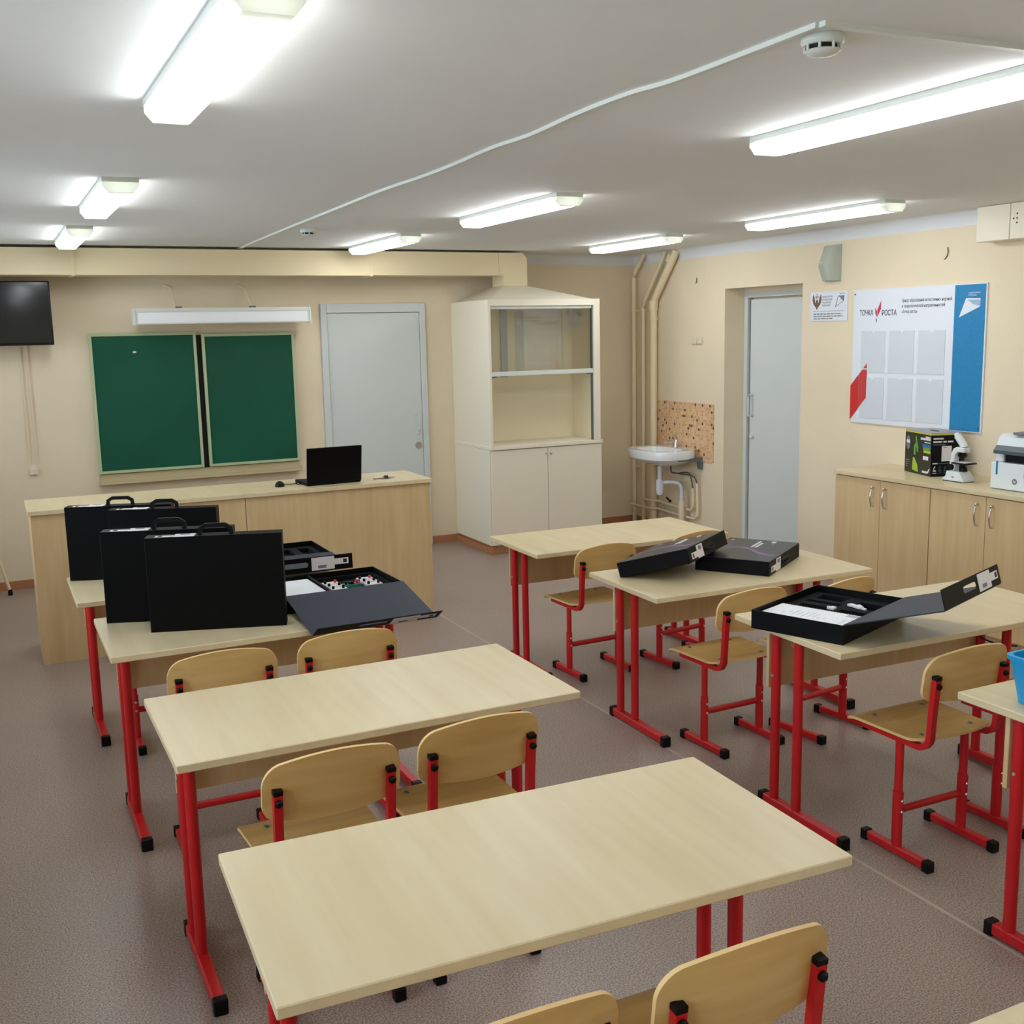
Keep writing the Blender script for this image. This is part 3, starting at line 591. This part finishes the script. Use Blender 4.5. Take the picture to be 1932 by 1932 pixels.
# ------------------------------------------------------------------ cabinets along the right wall
CX, CZ, CD = 5.06, .886, XR-.002-5.06
cy = [5.548, 4.733, 3.918]
for k in range(2):
    y1, y0 = cy[k], cy[k+1]
    t = thing('low_cabinet', ('birch two-door cabinet under the microscope and its box', 'birch two-door cabinet under the printer')[k], 'cabinet', (CX, y0, 0), 0, 'low birch cabinets'); w = y1-y0
    bobj('body', M_panel, t, .02, CD, .001, w-.001, .05, CZ-.028); bobj('plinth', M_panel, t, .05, CD, .01, w-.01, 0, .05)
    for a, b, hy in ((.003, w/2-.0015, w/2-.05), (w/2+.0015, w-.003, w/2+.055)):
        d = bobj('door', M_panel, t, 0, .019, a, b, .055, CZ-.034, .0015)
        bm = B(); tube(bm, [(.0, hy, .808), (-.018, hy, .806)]+[(-.018-.012*math.sin(R(180*i/8)), hy, .80-.115*i/8) for i in range(1, 8)]+[(-.018, hy, .685), (0, hy, .683)], .005, 8, .005)
        bmesh.ops.create_uvsphere(bm, u_segments=10, v_segments=8, radius=.0095, matrix=Matrix.Translation((-.018, hy, .806))); ob('handle', bm, M_steel, d, True)
t = tag(bobj('cabinet_worktop', M_top, None, CX-.012, XR-.001, cy[2]-.01, cy[0]+.008, CZ-.027, CZ, .002), 'continuous birch worktop across the low cabinets', 'worktop')
# microscope carton
ang = math.atan2(.31, .10)
t = thing('microscope_box', 'black carton printed with a lime green microscope', 'box', (5.262, 4.93, CZ+.0005), ang); bl, bd, bh = .325, .20, .272
bobj('carton', M_olive, t, 0, bl, -bd, 0, 0, bh-.014); bobj('dark_side', M_blk, t, -.0012, 0, -bd, 0, 0, bh-.014)
bobj('yellow_edge', M_yel, t, -.0014, bl, -bd, .0014, bh-.014, bh-.006); bobj('top_flap', M_boxtop, t, -.0014, bl, -bd, .0014, bh-.006, bh)
bm = B(); lathe(bm, [(.035, 0), (.035, .0012)], n=20); o = ob('carry_hole', bm, M_blk, t, loc=(bl*.45, -bd*.5, bh)); o.scale = (1.4, .5, 1)
# printed panel: long face (local y=0 side, facing the room)
fp = bpy.data.objects.new('front_print', None); COL.objects.link(fp); fp.parent = t; fp.matrix_local = Matrix(((-1, 0, 0, bl), (0, 0, 1, .0), (0, 1, 0, 0), (0, 0, 0, 1)))
def fprint(pts, mm, c=.0006): return flat('print_shape', pts, mm, fp, c, .0006)
fprint([(.10, .02), (.175, .012), (.165, .055), (.125, .1), (.105, .1), (.102, .06)], M_lime); fprint([(.115, .118), (.135, .118), (.135, .165), (.155, .18), (.15, .2), (.125, .19), (.112, .165)], M_lime2); fprint([(.13, .235), (.142, .24), (.168, .175), (.168, .14), (.15, .14)], M_lime2)
fprint([(.025+.025*math.cos(R(a))+.015, .19+.045*math.sin(R(a))) for a in range(0, 360, 20)], M_grey); fprint(rect(.02, .062, .188, .208), M_label, .0013)
for k, (x0, wd, z) in enumerate(((.255, .06, .236), (.195, .12, .222), (.245, .07, .205))): fprint(rect(x0, x0+wd, z, z+(.01, .013, .006)[k]), M_label)
fprint(rect(.22, .318, .178, .197), M_bluep); fprint(rect(.228, .318, .160, .177), M_lime2); fprint(rect(.235, .318, .142, .158), M_yel); fprint(rect(.23, .295, .098, .122), M_label)
fprint([(.225, .028), (.29, .028), (.31, .05), (.318, .05), (.30, .02), (.28, .015), (.225, .016)], M_label)
for k in range(4): fprint(rect(.015, .06-.008*k, .075-.014*k, .081-.014*k), M_grey)
sp = bpy.data.objects.new('side_print', None); COL.objects.link(sp); sp.parent = t; sp.matrix_local = Matrix(((0, 0, -1, -.0012), (-1, 0, 0, 0), (0, 1, 0, 0), (0, 0, 0, 1)))
def sprint(pts, mm, c=.0002): return flat('print_shape', pts, mm, sp, c, .0006)
sprint(rect(.012, .08, .232, .241), M_label); sprint(rect(.012, .07, .212, .222), M_label); sprint(rect(.078, .10, .212, .222), M_label); sprint(rect(.108, .145, .212, .222), M_label); sprint(rect(.012, .095, .197, .201), M_grey)
sprint(rect(.07, .135, .095, .19), M_label); sprint(rect(.08, .10, .178, .182), M_grey, .0009); sprint(rect(.012, .045, .078, .085), M_label); sprint(rect(.05, .12, .078, .084), mat('print_teal', (60, 90, 90), .5))
for k, mm in enumerate((M_label, mat('print_indigo', (70, 76, 110), .5), mat('print_dark_teal', (50, 100, 110), .5))):
    x = .014+k*.036; sprint([(x, .032), (x+.024, .032), (x+.021, .04), (x+.004, .04)], mm); sprint([(x+.004, .042), (x+.008, .058), (x+.014, .066), (x+.018, .06), (x+.012, .054), (x+.009, .044)], mm); sprint(rect(x, x+.026, .02, .024), mm)
# microscope (profile plane: a = toward -Y, z up)
t = thing('microscope', 'white microscope with black stage beside its black carton', 'microscope', mw=on_right(4.785, CZ+.0005, 5.255))
def mp(name, pts, c0, c1, mm, bev=.004, p=None):
    bm = B(); prism(bm, pts, 'z', c0, c1, bev); return ob(name, bm, mm, p or t, True)
mp('base', [(0, .004), (.158, .004), (.156, .016), (.125, .062), (.032, .062), (.022, .03), (.004, .016)], -.05, .05, M_mic); mp('foot_pad', rect(.004, .155, 0, .004), -.047, .047, M_blk, 0); bobj('switch', M_blk, t, .075, .09, .026, .032, .05, .0512)
mp('arm', [(.03, .06), (.065, .06), (.068, .10), (.062, .125), (.066, .16), (.085, .182), (.10, .186), (.10, .205), (.075, .208), (.05, .195), (.036, .165), (.034, .13), (.026, .115), (.026, .095)], -.022, .022, M_mic)
mp('head', [(.085, .178), (.135, .178), (.138, .206), (.082, .206)], -.026, .026, M_mic)
bm = B(); tube(bm, [(.115, .206, 0), (.108, .222, 0), (.062, .272, 0)], .022, 14); tube(bm, [(.07, .263, 0), (.05, .285, 0)], .015, 12); ob('eyepiece_tube', bm, M_mic, t, True)
bm = B(); tube(bm, [(.09, .178, 0), (.082, .15, 0)], .011, 10); tube(bm, [(.108, .176, 0), (.128, .152, 0)], .011, 10); tube(bm, [(.105, .17, 0), (.105, .128, 0)], .008, 10); ob('objective_turret', bm, M_blk, t, True)
mp('stage', rect(.06, .175, .108, .116), -.045, .045, M_blk, .002); mp('slide_plate', rect(.078, .155, .116, .1195), -.03, .03, M_mic, 0)
for c0 in (-.04, .022):
    bm = B(); lathe(bm, [(.019, c0), (.019, c0+.018)], (.045, .085, 0), 16, 'z'); ob('focus_knob', bm, M_blk, t, True)
bm = B(); lathe(bm, [(.024, .062), (.02, .085), (.012, .09), (.012, .108)], (.115, 0, 0), 16, 'y'); ob('condenser', bm, M_blk, t, True)
# printer
t = thing('printer', 'white multifunction printer with blue tape strips on the cabinets', 'printer', (5.172, 4.402, CZ+.0005)); PW = .42; PD = .34
def pb(name, mm, x0, x1, a0, a1, z0, z1, bev=0): return bobj(name, mm, t, x0, x1, -a1, -a0, z0, z1, bev)
pb('lower_body', M_prn, 0, PD, 0, PW, .004, .155, .004); pb('side_shoulder', M_prn, .03, PD, .002, .055, .155, .205, .006); pb('side_shoulder', M_prn, .03, PD, PW-.055, PW-.002, .155, .205, .006); pb('output_bay', M_blk, .05, PD, .055, PW-.055, .155, .205)
pb('feet', M_grey, .01, PD-.01, .01, PW-.01, 0, .004)
bm = B(); prism(bm, [(-.012, .205), (PD-.03, .205), (PD-.03, .252), (.012, .252), (-.012, .225)], 'y', -PW+.015, -.02, .003); ob('scanner_bed', bm, M_prng, t)
bm = B(); prism(bm, [(.01, .252), (PD-.03, .252), (PD-.03, .315), (.06, .315), (.03, .30)], 'y', -PW+.02, -.02, .005); ob('document_feeder', bm, M_prn, t)
pb('feeder_tray', M_grey, .02, .16, .12, PW-.04, .3155, .33, .003)
for a in (.036, .225): pb('blue_tape', M_ptape, -.0012, .0, a, a+.012, .085, .162)
bm = B(); lathe(bm, [(.017, -.001), (.017, -.0002)], (0, -.165, .055), 24, 'x'); lg = ob('round_logo', bm, M_grey, t)
o = text('logo_text', 'hp', .02, M_prn, t, (0, 0)); o.matrix_local = Matrix(((0, 0, -1, -.0012), (-1, 0, 0, -.155), (0, 1, 0, .05), (0, 0, 0, 1)))

# ------------------------------------------------------------------ pupils' desks
def make_desk(h):
    t = bpy.data.objects.new('student_desk', None); COL.objects.link(t); t.empty_display_size = .1; LY = (-.165, -.295)
    bobj('desktop', M_top, t, 0, 1.2, -.6, 0, h-.024, h, .0025)
    bobj('modesty_panel', M_panel, t, .058, 1.142, -.142, -.126, h-.265, h-.03, .001)
    for x in (.075, 1.125):
        f = bobj('foot', M_red, t, x-.018, x+.018, -.545, -.115, .008, .044, .004)
        for y0, y1 in ((-.572, -.543), (-.117, -.088)): bobj('foot_cap', M_blk, f, x-.020, x+.020, y0, y1, .0, .046, .003)
        for k, y in enumerate(LY):
            bm = B(); tube(bm, [(x, y, .04), (x, y, h-.024)], .0175, 12, .02, up=(0, 1, 0)); ob('leg', bm, M_red, t, True)
        bobj('top_rail', M_red, t, x-.014, x+.014, -.46, -.06, h-.046, h-.0245)
        for k, z in enumerate((h-.21,)):
            s = -1 if x < .6 else 1; bm = B(); lathe(bm, [(.0065, 0), (.005, s*.004)], (x+s*.0175, LY[0], z), 8, 'x'); ob('screw', bm, M_screw, t)
    for x in (.15, 1.05):
        bm = B(); tube(bm, [(x, -.145, h-.075), (x, -.17, h-.08), (x, -.18, h-.095), (x, -.17, h-.11), (x, -.16, h-.1)], .006, 6); ob('bag_hook', bm, M_plyedge, t, True)
    return t
DESKS = [('A', .290, 5.673, 0, .690, 'lower birch desk under two standing cases, next to the demonstration bench'),
         ('B', .314, 4.499, .14, .750, 'birch desk carrying two standing black cases and an open one'),
         ('C', .359, 3.388, .23, .749, 'empty birch desk right behind the desk with the standing cases'),
         ('D', .364, 2.249, -2.07, .748, 'large empty birch desk with two chairs, the second empty desk behind the cases'),
         ('E', .37, 1.10, 0, .75, 'birch desk behind the pair of chairs of the large empty desk'),
         ('R1', 2.497, 5.496, -.78, .701, 'empty birch desk standing nearest the fume hood and sink'),
         ('R2', 2.529, 4.429, -1.22, .694, 'birch desk with a closed case leaning on another'),
         ('R3', 2.537, 3.315, -1.55, .742, 'birch desk with an open black case holding a spiral booklet'),
         ('R4', 2.536, 2.237, -.1, .749, 'birch desk with a blue plastic tub')]
protoD = {}
for n, x, y, a, h, lab in DESKS:
    d = make_desk(h); d.location = (x, y, 0); d.rotation_euler = (0, 0, R(a)); tag(d, lab, 'desk', 'two-seat birch desks with red legs')

# ------------------------------------------------------------------ chairs
def make_chair(dz):
    t = bpy.data.objects.new('school_chair', None); COL.objects.link(t); t.empty_display_size = .1; sz = .447+dz; px = .155
    def seat(u, v):
        s = 2*u-1; y = -.108+.355*v - .020*(1-s*s)*(1-v)**3
        hw = .188-.012*(1-v); k = .0
        e = 0
        if v > .9: e = (v-.9)/.1
        if v < .12: e = max(e, (.12-v)/.12)
        hw -= .028*e*e
        z = sz - .006*(1-abs(s)**2)*math.sin(math.pi*min(1, v*1.15)) + .012*(max(0, .2-v)/.2)**2 - .022*(max(0, v-.8)/.2)**2
        return (s*hw, y, z), (0, 0, 1)
    bm = B(); sheet(bm, seat, 14, 20, .010); ob('seat', bm, M_ply, t, True).data.materials.append(M_plyedge)
    for x in (-.115, .115):
        for y in (-.055, .165):
            bm = B(); lathe(bm, [(.009, sz+.003), (.007, sz+.0075)], (x, y, 0), 10); ob('rivet', bm, M_bracket, t)
    zl, zh = .600+dz, .776+dz
    def back(u, v):
        s = math.sin(math.pi/2*(2*u-1)); a = min(1, abs(s))
        q = max(0, (a-.76)/.24); q2 = max(0, (a-.85)/.15)
        top = zh-.034*a*a - .050*(1-math.sqrt(max(0, 1-q*q))); bot = zl+.004*a + .034*(1-math.sqrt(max(0, 1-q2*q2))) - .012*(1-a*a)
        z = bot+(top-bot)*v
        y = -.1185-(z-.56-dz)*.13+.030*(s*s-.66)+.001
        return (s*.190, y, z), (.0, 1, .13)
    bm = B(); sheet(bm, back, 28, 12, .010); ob('backrest', bm, M_ply, t, True).data.materials.append(M_plyedge)
    for s in (-1, 1):
        x = s*px
        f = bobj('foot', M_red, t, x-.014, x+.014, -.130, .130, .006, .036, .004)
        for y0, y1 in ((-.158, -.128), (.128, .158)): bobj('foot_cap', M_blk, f, x-.017, x+.017, y0, y1, 0, .038, .003)
        bm = B(); tube(bm, [(x, 0, .034), (x, 0, .235)], .0145, 12, .021, up=(0, 1, 0)); lg = ob('leg_sleeve', bm, M_red, t, True)
        for z in (.165, .205): bm = B(); lathe(bm, [(.0055, 0), (.004, -.004)], (x, -.0205, z), 8, 'y'); ob('bolt', bm, M_screw, lg)
        bm = B(); tube(bm, [(x, 0, .23), (x, 0, sz-.028)], .0115, 12, .017, up=(0, 1, 0)); ob('leg_upper', bm, M_red, t, True)
        pts = [(x, .17, sz-.02)]+[(x, .1, sz-.02), (x, -.06, sz-.02)]
        c = (-.082, sz+.03); pts += [(x, c[0]+.05*math.cos(R(a)), c[1]+.05*math.sin(R(a))) for a in (-90, -110, -130, -150, -168)]
        pts += [(x, -.1365, .56+dz), (x, -.1475, .678+dz)]
        bm = B(); tube(bm, pts, .0102, 4, .0115, up=(1, 0, 0)); p = ob('back_post', bm, M_red, t, True)
        bm = B(); tube(bm, [(x, -.1472, .6775+dz), (x, -.1488, .690+dz)], .0107, 4, .0122, up=(1, 0, 0)); ob('post_cap', bm, M_blk, p)
        bm = B(); lathe(bm, [(.0105, 0), (.0105, -.006), (.006, -.010)], (x, -.1565, .656+dz), 12, 'y'); ob('post_bolt', bm, M_blk, p, True)
    bm = B(); tube(bm, [(-px, 0, .165), (px, 0, .165)], .010, 10, .014, up=(0, 0, 1)); ob('stretcher', bm, M_red, t, True)
    return t
CH = [(.655, 5.06, 0, -.045, 'birch plywood chair at the low desk with two standing cases'),
      (.667, 3.865, 0, 0, 'plywood chair behind the two standing cases, farther from the floor seam'),
      (1.126, 3.89, 0, 0, 'plywood chair right behind the open case with the lid hanging down'),
      (.738, 2.80, 1.5, 0, 'plywood chair between the two empty desks, farther from the floor seam'),
      (1.177, 2.83, 2, 0, 'plywood chair between the two empty desks, nearer the floor seam'),
      (.684, 1.575, 0, 0, 'plywood chair behind the large empty desk, farther from the floor seam'),
      (1.138, 1.573, 0, 0, 'plywood chair behind the large empty desk, nearer the floor seam'),
      (2.875, 4.99, 2, -.045, 'plywood chair by the aisle at the desk nearest the fume hood'),
      (3.41, 4.94, 6, -.025, 'plywood chair at the desk nearest the fume hood, behind the leaning case'),
      (2.89, 3.785, 2, -.04, 'plywood chair by the aisle at the desk with two closed cases'),
      (3.345, 3.725, 8, -.04, 'turned plywood chair half hidden behind the open booklet case'),
      (2.89, 2.645, 0, 0, 'plywood chair by the aisle behind the desk with the open booklet case'),
      (3.385, 2.65, 0, 0, 'plywood chair half hidden behind the desk with the blue tub')]
protos = {}
for x, y, a, dz, lab in CH:
    if dz not in protos: protos[dz] = make_chair(dz); c = protos[dz]
    else: c = copy_tree(protos[dz])
    c.location = (x, y, 0); c.rotation_euler = (0, 0, R(a)); tag(c, lab, 'chair', 'red-framed plywood school chairs')

# ------------------------------------------------------------------ black equipment cases
CL, CDp, CHh = .50, .36, .070
def case_label(parent, x0, face):
    """label of two white stickers on the handle side; face maps (a along, b up)"""
    for nm, a0, a1, b0, b1, mm, c in (('sticker', x0, x0+.075, .012, .040, M_label, 0), ('sticker', x0+.07, x0+.145, .004, CHh-.006, M_label, .0004), ('sticker_dot', x0+.012, x0+.026, .017, .035, M_ink, .0006), ('barcode', x0+.09, x0+.125, .040, .058, M_grey, .0008)):
        face(nm, a0, a1, b0, b1, mm, c)
def closed_case(label, mw, top_print=True, handle_up=True):
    t = thing('equipment_case', label, 'case', mw=mw, group='black equipment cases')
    bobj('case_body', M_case, t, 0, CL, .003, CDp, 0, CHh-.003, .0015); bobj('handle_flap', M_case, t, .001, CL-.001, 0, .003, .0, CHh-.001); bobj('lid', M_topcase if top_print else M_case, t, 0, CL, 0, CDp, CHh-.003, CHh, .001)
    def face(nm, a0, a1, b0, b1, mm, c): bobj(nm, mm, t, a0, a1, -.0008-c, -.0001-c*.5, b0, b1)
    case_label(t, .035, face)
    hx = .255
    if handle_up:
        bm = B(); tube(bm, [(hx-.058, .0, .035), (hx-.056, -.022, .035), (hx-.036, -.034, .035), (hx+.036, -.034, .035), (hx+.056, -.022, .035), (hx+.058, .0, .035)], .008, 4, .0065); ob('handle', bm, M_blk, t)
    else:
        bobj('handle_recess', M_blk, t, hx-.06, hx+.06, -.0012, -.0004, .018, .052); bm = B(); tube(bm, [(hx-.05, -.001, .03), (hx-.035, -.009, .024), (hx+.035, -.009, .024), (hx+.05, -.001, .03)], .005, 6); ob('handle', bm, M_blk, t, True)
    if top_print:
        cl = spline([(.20, .352, 0), (.25, .29, 0), (.275, .225, 0), (.245, .165, 0), (.19, .12, 0), (.155, .07, 0), (.145, .03, 0), (.15, .006, 0)], 4)
        pts = [(p.x+.004+.014*math.sin(math.pi*k/(len(cl)-1)), p.y) for k, p in enumerate(cl)]; pts2 = [(p.x-.004-.014*math.sin(math.pi*k/(len(cl)-1)), p.y) for k, p in enumerate(cl)]
        flat('wave_print', pts+pts2[::-1], M_purple, t, CHh, .0004)
        for k, (x0, wd, y) in enumerate(((.30, .15, .175), (.30, .11, .155))):
            x = x0
            while x < x0+wd: q = rnd.uniform(.012, .022); flat('title_print', rect(x, x+q, y, y+.013), M_label, t, CHh, .0004); x += q+.002
        flat('logo_print', rect(.44, .475, .105, .125), M_label, t, CHh, .0004); flat('logo_print', rect(.40, .435, .10, .11), M_grey, t, CHh, .0004); flat('logo_print', rect(.43, .46, .32, .328), M_label, t, CHh, .0004)
        for k in range(4): flat('title_print', rect(.20+.05*k, .24+.05*k, .29, .296), M_grey, t, CHh, .0004)
    return t
def mat_from(o, x, y, z):
    m = Matrix((x, y, z)).transposed().to_4x4(); m.translation = o; return m
# standing cases: handle side (local y=0) on top, lid side toward the board
def standing(x, y, z, yaw, label):
    ux = Vector((math.cos(R(yaw)), math.sin(R(yaw)), 0)); dn = Vector((0, 0, -1))
    return closed_case(label, mat_from(Vector((x, y, z+CDp)), ux, dn, ux.cross(dn)), False)
standing(.487, 4.165, .750, -18, 'standing black case right beside the open case with the drooping lid')
standing(.353, 4.395, .750, -19.5, 'standing black case behind the one beside the drooping lid')
standing(.299, 5.575, .690, -20, 'standing black case on the low desk, closest to the demonstration bench')
standing(.475, 5.365, .690, -22, 'standing black case on the low desk, nearer the open case with upright flap')
# closed cases on the right-hand desk
ya = R(34); ux = Vector((math.cos(ya), math.sin(ya), 0)); uy = Vector((-ux.y, ux.x, 0))
closed_case('closed black case with purple wave print lying flat on a desk', mat_from(Vector((3.19, 3.915, .694)), ux, uy, Vector((0, 0, 1))), True, False)
tl = R(15.8); L0 = Vector((2.594, 4.252, .6945)); vy = uy*math.cos(tl)-Vector((0, 0, 1))*math.sin(tl); vz = ux.cross(vy)
closed_case('closed black case leaning tilted on the flat case', mat_from(L0-vy*CDp, ux, vy, vz), True, False)
# open cases: hinge side at local y=0 (toward the camera), lid swung over toward -y
def open_case(label, o, yaw, lid_deg, flap_deg, z):
    t = thing('equipment_case', label, 'case', (o[0], o[1], z), R(yaw), group='black equipment cases'); w = .004
    for nm, a in (('case_wall', (0, CL, 0, w)), ('case_wall', (0, CL, CDp-w, CDp)), ('case_wall', (0, w, w, CDp-w)), ('case_wall', (CL-w, CL, w, CDp-w))): bobj(nm, M_case, t, *a, 0, CHh)
    bobj('case_floor', M_case, t, w, CL-w, w, CDp-w, 0, .004)
    a = R(lid_deg)
    def LM(l, ang, org): # plane rotated about x: local -y direction raised by ang
        return Matrix.Translation(org) @ Matrix.Rotation(-ang, 4, 'X')
    lid = bobj('lid', M_caseI, t, 0, CL, -CDp, 0, -.004, 0, .0006); lid.matrix_local = LM(0, a, (0, 0, CHh+.004))
    # flap with a slot for the handle
    bm = B(); fh = .068; c0, c1, s0, s1 = .17, .285, .022, .046
    outer = [(.002, 0), (CL-.002, 0), (CL-.002, fh), (.002, fh)]; slot = []
    r = (s1-s0)/2
    for i in range(9): q = R(-90+180*i/8); slot.append((c1-r+r*math.cos(q), s0+r+r*math.sin(q)))
    for i in range(9): q = R(90+180*i/8); slot.append((c0+r+r*math.cos(q), s0+r+r*math.sin(q)))
    for zz in (0, -.003):
        vo = [bm.verts.new((p[0], -p[1], zz)) for p in outer]; vs = [bm.verts.new((p[0], -p[1], zz)) for p in slot]
        es = [bm.edges.new((l[i], l[(i+1) % len(l)])) for l in (vo, vs) for i in range(len(l))]
        bmesh.ops.triangle_fill(bm, edges=es, use_beauty=True)
        if zz == 0: A = (vo, vs)
        else:
            for l0, l1 in zip(A, (vo, vs)):
                for i in range(len(l0)): bm.faces.new((l0[i], l0[(i+1) % len(l0)], l1[(i+1) % len(l1)], l1[i]))
    fl = ob('handle_flap', bm, M_case, lid); fl.matrix_local = Matrix.Translation((0, -CDp, 0)) @ Matrix.Rotation(-R(flap_deg), 4, 'X')
    for nm, a0, a1, b0, b1, mm, c in (('sticker', .405, .478, .022, .05, M_label, 0), ('sticker', .30, .41, .004, fh-.004, M_label, .0004), ('sticker_dot', .452, .470, .028, .045, M_ink, .0006), ('barcode', .33, .37, .012, .026, M_grey, .0008)):
        bobj(nm, mm, fl, a0, a1, -b1, -b0, -.0038-c, -.0031-c*.5)
    return t
# on the desk next to the standing cases
oB = open_case('open black case of small modules, lid drooping over the desk edge', (1.0, 4.17), 1.5, -11.5, 44, .7505)
oA = open_case('open black case with label flap upright on the low desk by the bench', (1.005, 5.245), 0, -2.0, 95, .6905)
oR = open_case('open black case with spiral booklet and lid raised on a desk', (2.594, 2.785), 21, 17, 88, .7425)
def insert(case, x0, x1, y0, y1, holes, z1=.045):
    """foam tray with rectangular cut-outs: strips and blocks around the holes, joined"""
    xs = sorted({x0, x1, *[h for q in holes for h in q[:2]]}); ysx = sorted({y0, y1, *[h for q in holes for h in q[2:]]}); bm = B()
    for i in range(len(xs)-1):
        for j in range(len(ysx)-1):
            cx, cy_ = (xs[i]+xs[i+1])/2, (ysx[j]+ysx[j+1])/2
            hole = any(q[0] < cx < q[1] and q[2] < cy_ < q[3] for q in holes); box(bm, xs[i], xs[i+1], ysx[j], ysx[j+1], .004, (.03 if case is oB else .022) if hole else z1)
    return ob('foam_insert', bm, M_foam, case)
insert(oR, .21, .492, .008, .352, [(.24, .29, .03, .15), (.24, .29, .19, .31), (.33, .43, .04, .14), (.33, .36, .18, .32), (.39, .46, .2, .31)])
insert(oA, .008, .492, .06, .352, [(.04, .12, .1, .3), (.17, .25, .1, .3), (.30, .36, .12, .3), (.40, .46, .1, .3)])
bobj('divider', M_case, oB, .198, .204, .004, .356, .004, .066); insert(oB, .206, .492, .06, .352, [(.225, .478, .09, .335)], .048)
# loose sheets / booklet
def local(case, m): return case.matrix_world @ m
bpy.context.view_layer.update()
bm = B(); box(bm, .012, .205, .012, .348, .0, .010, .001); bk = tag(ob('booklet', bm, M_paper, mw=oR.matrix_world @ Matrix.Translation((0, 0, .0455))), 'white spiral-bound booklet lying in the open case on a desk', 'booklet')
bm = B()
for k in range(26): tube(bm, [(.203+.006*math.cos(R(a)), .02+k*.0125, .006+.008*math.sin(R(a))) for a in range(-60, 241, 60)], .0011, 5, caps=False)
ob('spiral_binding', bm, M_ink, bk)
for k in range(9): flat('drawing_line', rect(.05+rnd.uniform(0, .05), .10+rnd.uniform(0, .06), .12+.02*k, .1215+.02*k), M_grey, bk, .0101, .0002)
flat('caption_block', rect(.168, .196, .03, .075), mat('print_light_grey', (178, 176, 182), .6), bk, .0101, .0002); flat('drawing_line', rect(.05, .13, .05, .0515), M_grey, bk, .0101, .0002)
bobj('booklet_rest', M_foam, oR, .008, .207, .008, .352, .004, .044)
bm = B(); box(bm, .02, .085, 0, .022, 0, .008, .001); box(bm, .04, .055, -.01, 0, 0, .008); box(bm, .0, .02, .006, .016, 0, .006); tag(ob('white_connector', bm, M_label, mw=oR.matrix_world @ Matrix.Translation((.34, .07, .0455)) @ Matrix.Rotation(R(70), 4, 'Z')), 'long white plastic connector in the foam of the booklet case', 'connector')
bm = B(); box(bm, 0, .026, 0, .02, 0, .01, .002); box(bm, .006, .016, .02, .03, 0, .01); tag(ob('white_clip', bm, M_label, mw=oR.matrix_world @ Matrix.Translation((.255, .165, .0455))), 'small white plastic clip in the foam of the booklet case', 'clip')
bobj('paper_rest', M_foam, oB, .006, .196, .006, .354, .004, .052)
bm = B(); box(bm, .015, .192, .03, .335, 0, .002); o = tag(ob('paper_sheet', bm, M_paper, mw=oB.matrix_world @ Matrix.Translation((0, 0, .0535))), 'white printed sheet lying in the open module case', 'paper')
for k in range(5): flat('print_line', rect(.03, .09+.012*k, .08+.03*k, .082+.03*k), mat('print_pale', (200, 204, 210), .6), o, .002, .0002)
MOD = [(.236, .13, 0, 'white sensor module beside the case divider, the one closest to the lid'), (.236, .185, 0, 'middle one of the three white sensor modules beside the case divider'), (.236, .24, 0, 'white sensor module with a red knob beside the case divider'),
       (.308, .18, 1, 'green circuit module with red wire between the white modules'), (.395, .14, 0, 'white sensor module at the case end wall, the one closest to the lid'), (.395, .195, 0, 'middle one of the three white sensor modules at the case end wall'), (.395, .25, 0, 'white sensor module with a red knob at the case end wall')]
for i, (x, y, kind, lab) in enumerate(MOD):
    t = thing('sensor_module', lab, 'module', mw=oB.matrix_world @ Matrix.Translation((x, y, .0305)), group='modules in the open case')
    wd = .068 if kind == 0 else .075
    bobj('circuit_board', M_label if kind == 0 else M_pgrn, t, 0, wd, 0, .042, 0, .012, .001)
    for j, (a, b) in enumerate(((.01, .017), (wd-.014, .017))):
        bm = B(); lathe(bm, [(.006, .012), (.006, .022), (.004, .024)], (a, b, 0), 10); ob('terminal', bm, M_pred if (j == 1 and i in (2, 6, 3)) else M_blk, t)
    if kind: bobj('chip', M_blk, t, .022, .042, .008, .026, .012, .022); bm = B(); tube(bm, [(.045, .01, .014), (.055, .02, .024), (.07, .015, .026), (.074, .028, .016)], .003, 6); ob('wire', bm, M_pred, t, True)

# blue tub and the cord
t = thing('plastic_tub', 'bright blue plastic tub standing on a desk', 'tub', (2.585, 2.115, .7495), R(0))
bm = B(); rings = []
for (s, z) in ((.86, 0), (1.0, .13), (1.05, .13), (1.05, .142), (.97, .142), (.84, .005)):
    rings.append([bm.verts.new((.17+q[0]*s, -.12+q[1]*s, z)) for q in [(sx*(.17-.03)+.03*math.cos(R(a)), sy*(.12-.03)+.03*math.sin(R(a))) for sx, sy, a0 in ((1, 1, 0), (-1, 1, 90), (-1, -1, 180), (1, -1, 270)) for a in (a0, a0+30, a0+60, a0+90)]])
for q, w_ in zip(rings, rings[1:]):
    for j in range(16): bm.faces.new((q[j], q[(j+1) % 16], w_[(j+1) % 16], w_[j]))
bm.faces.new(rings[0][::-1]); bm.faces.new(rings[-1]); ob('tub_shell', bm, M_tub, t, True)
bm = B(); tube(bm, spline([(3.63, 3.10, .545), (3.67, 3.09, .525), (3.71, 3.07, .51), (3.78, 3.04, .50)], 4), .004, 6); tag(ob('black_cord', bm, M_blk), 'thin black cord hanging under the desk with the booklet case', 'cord')
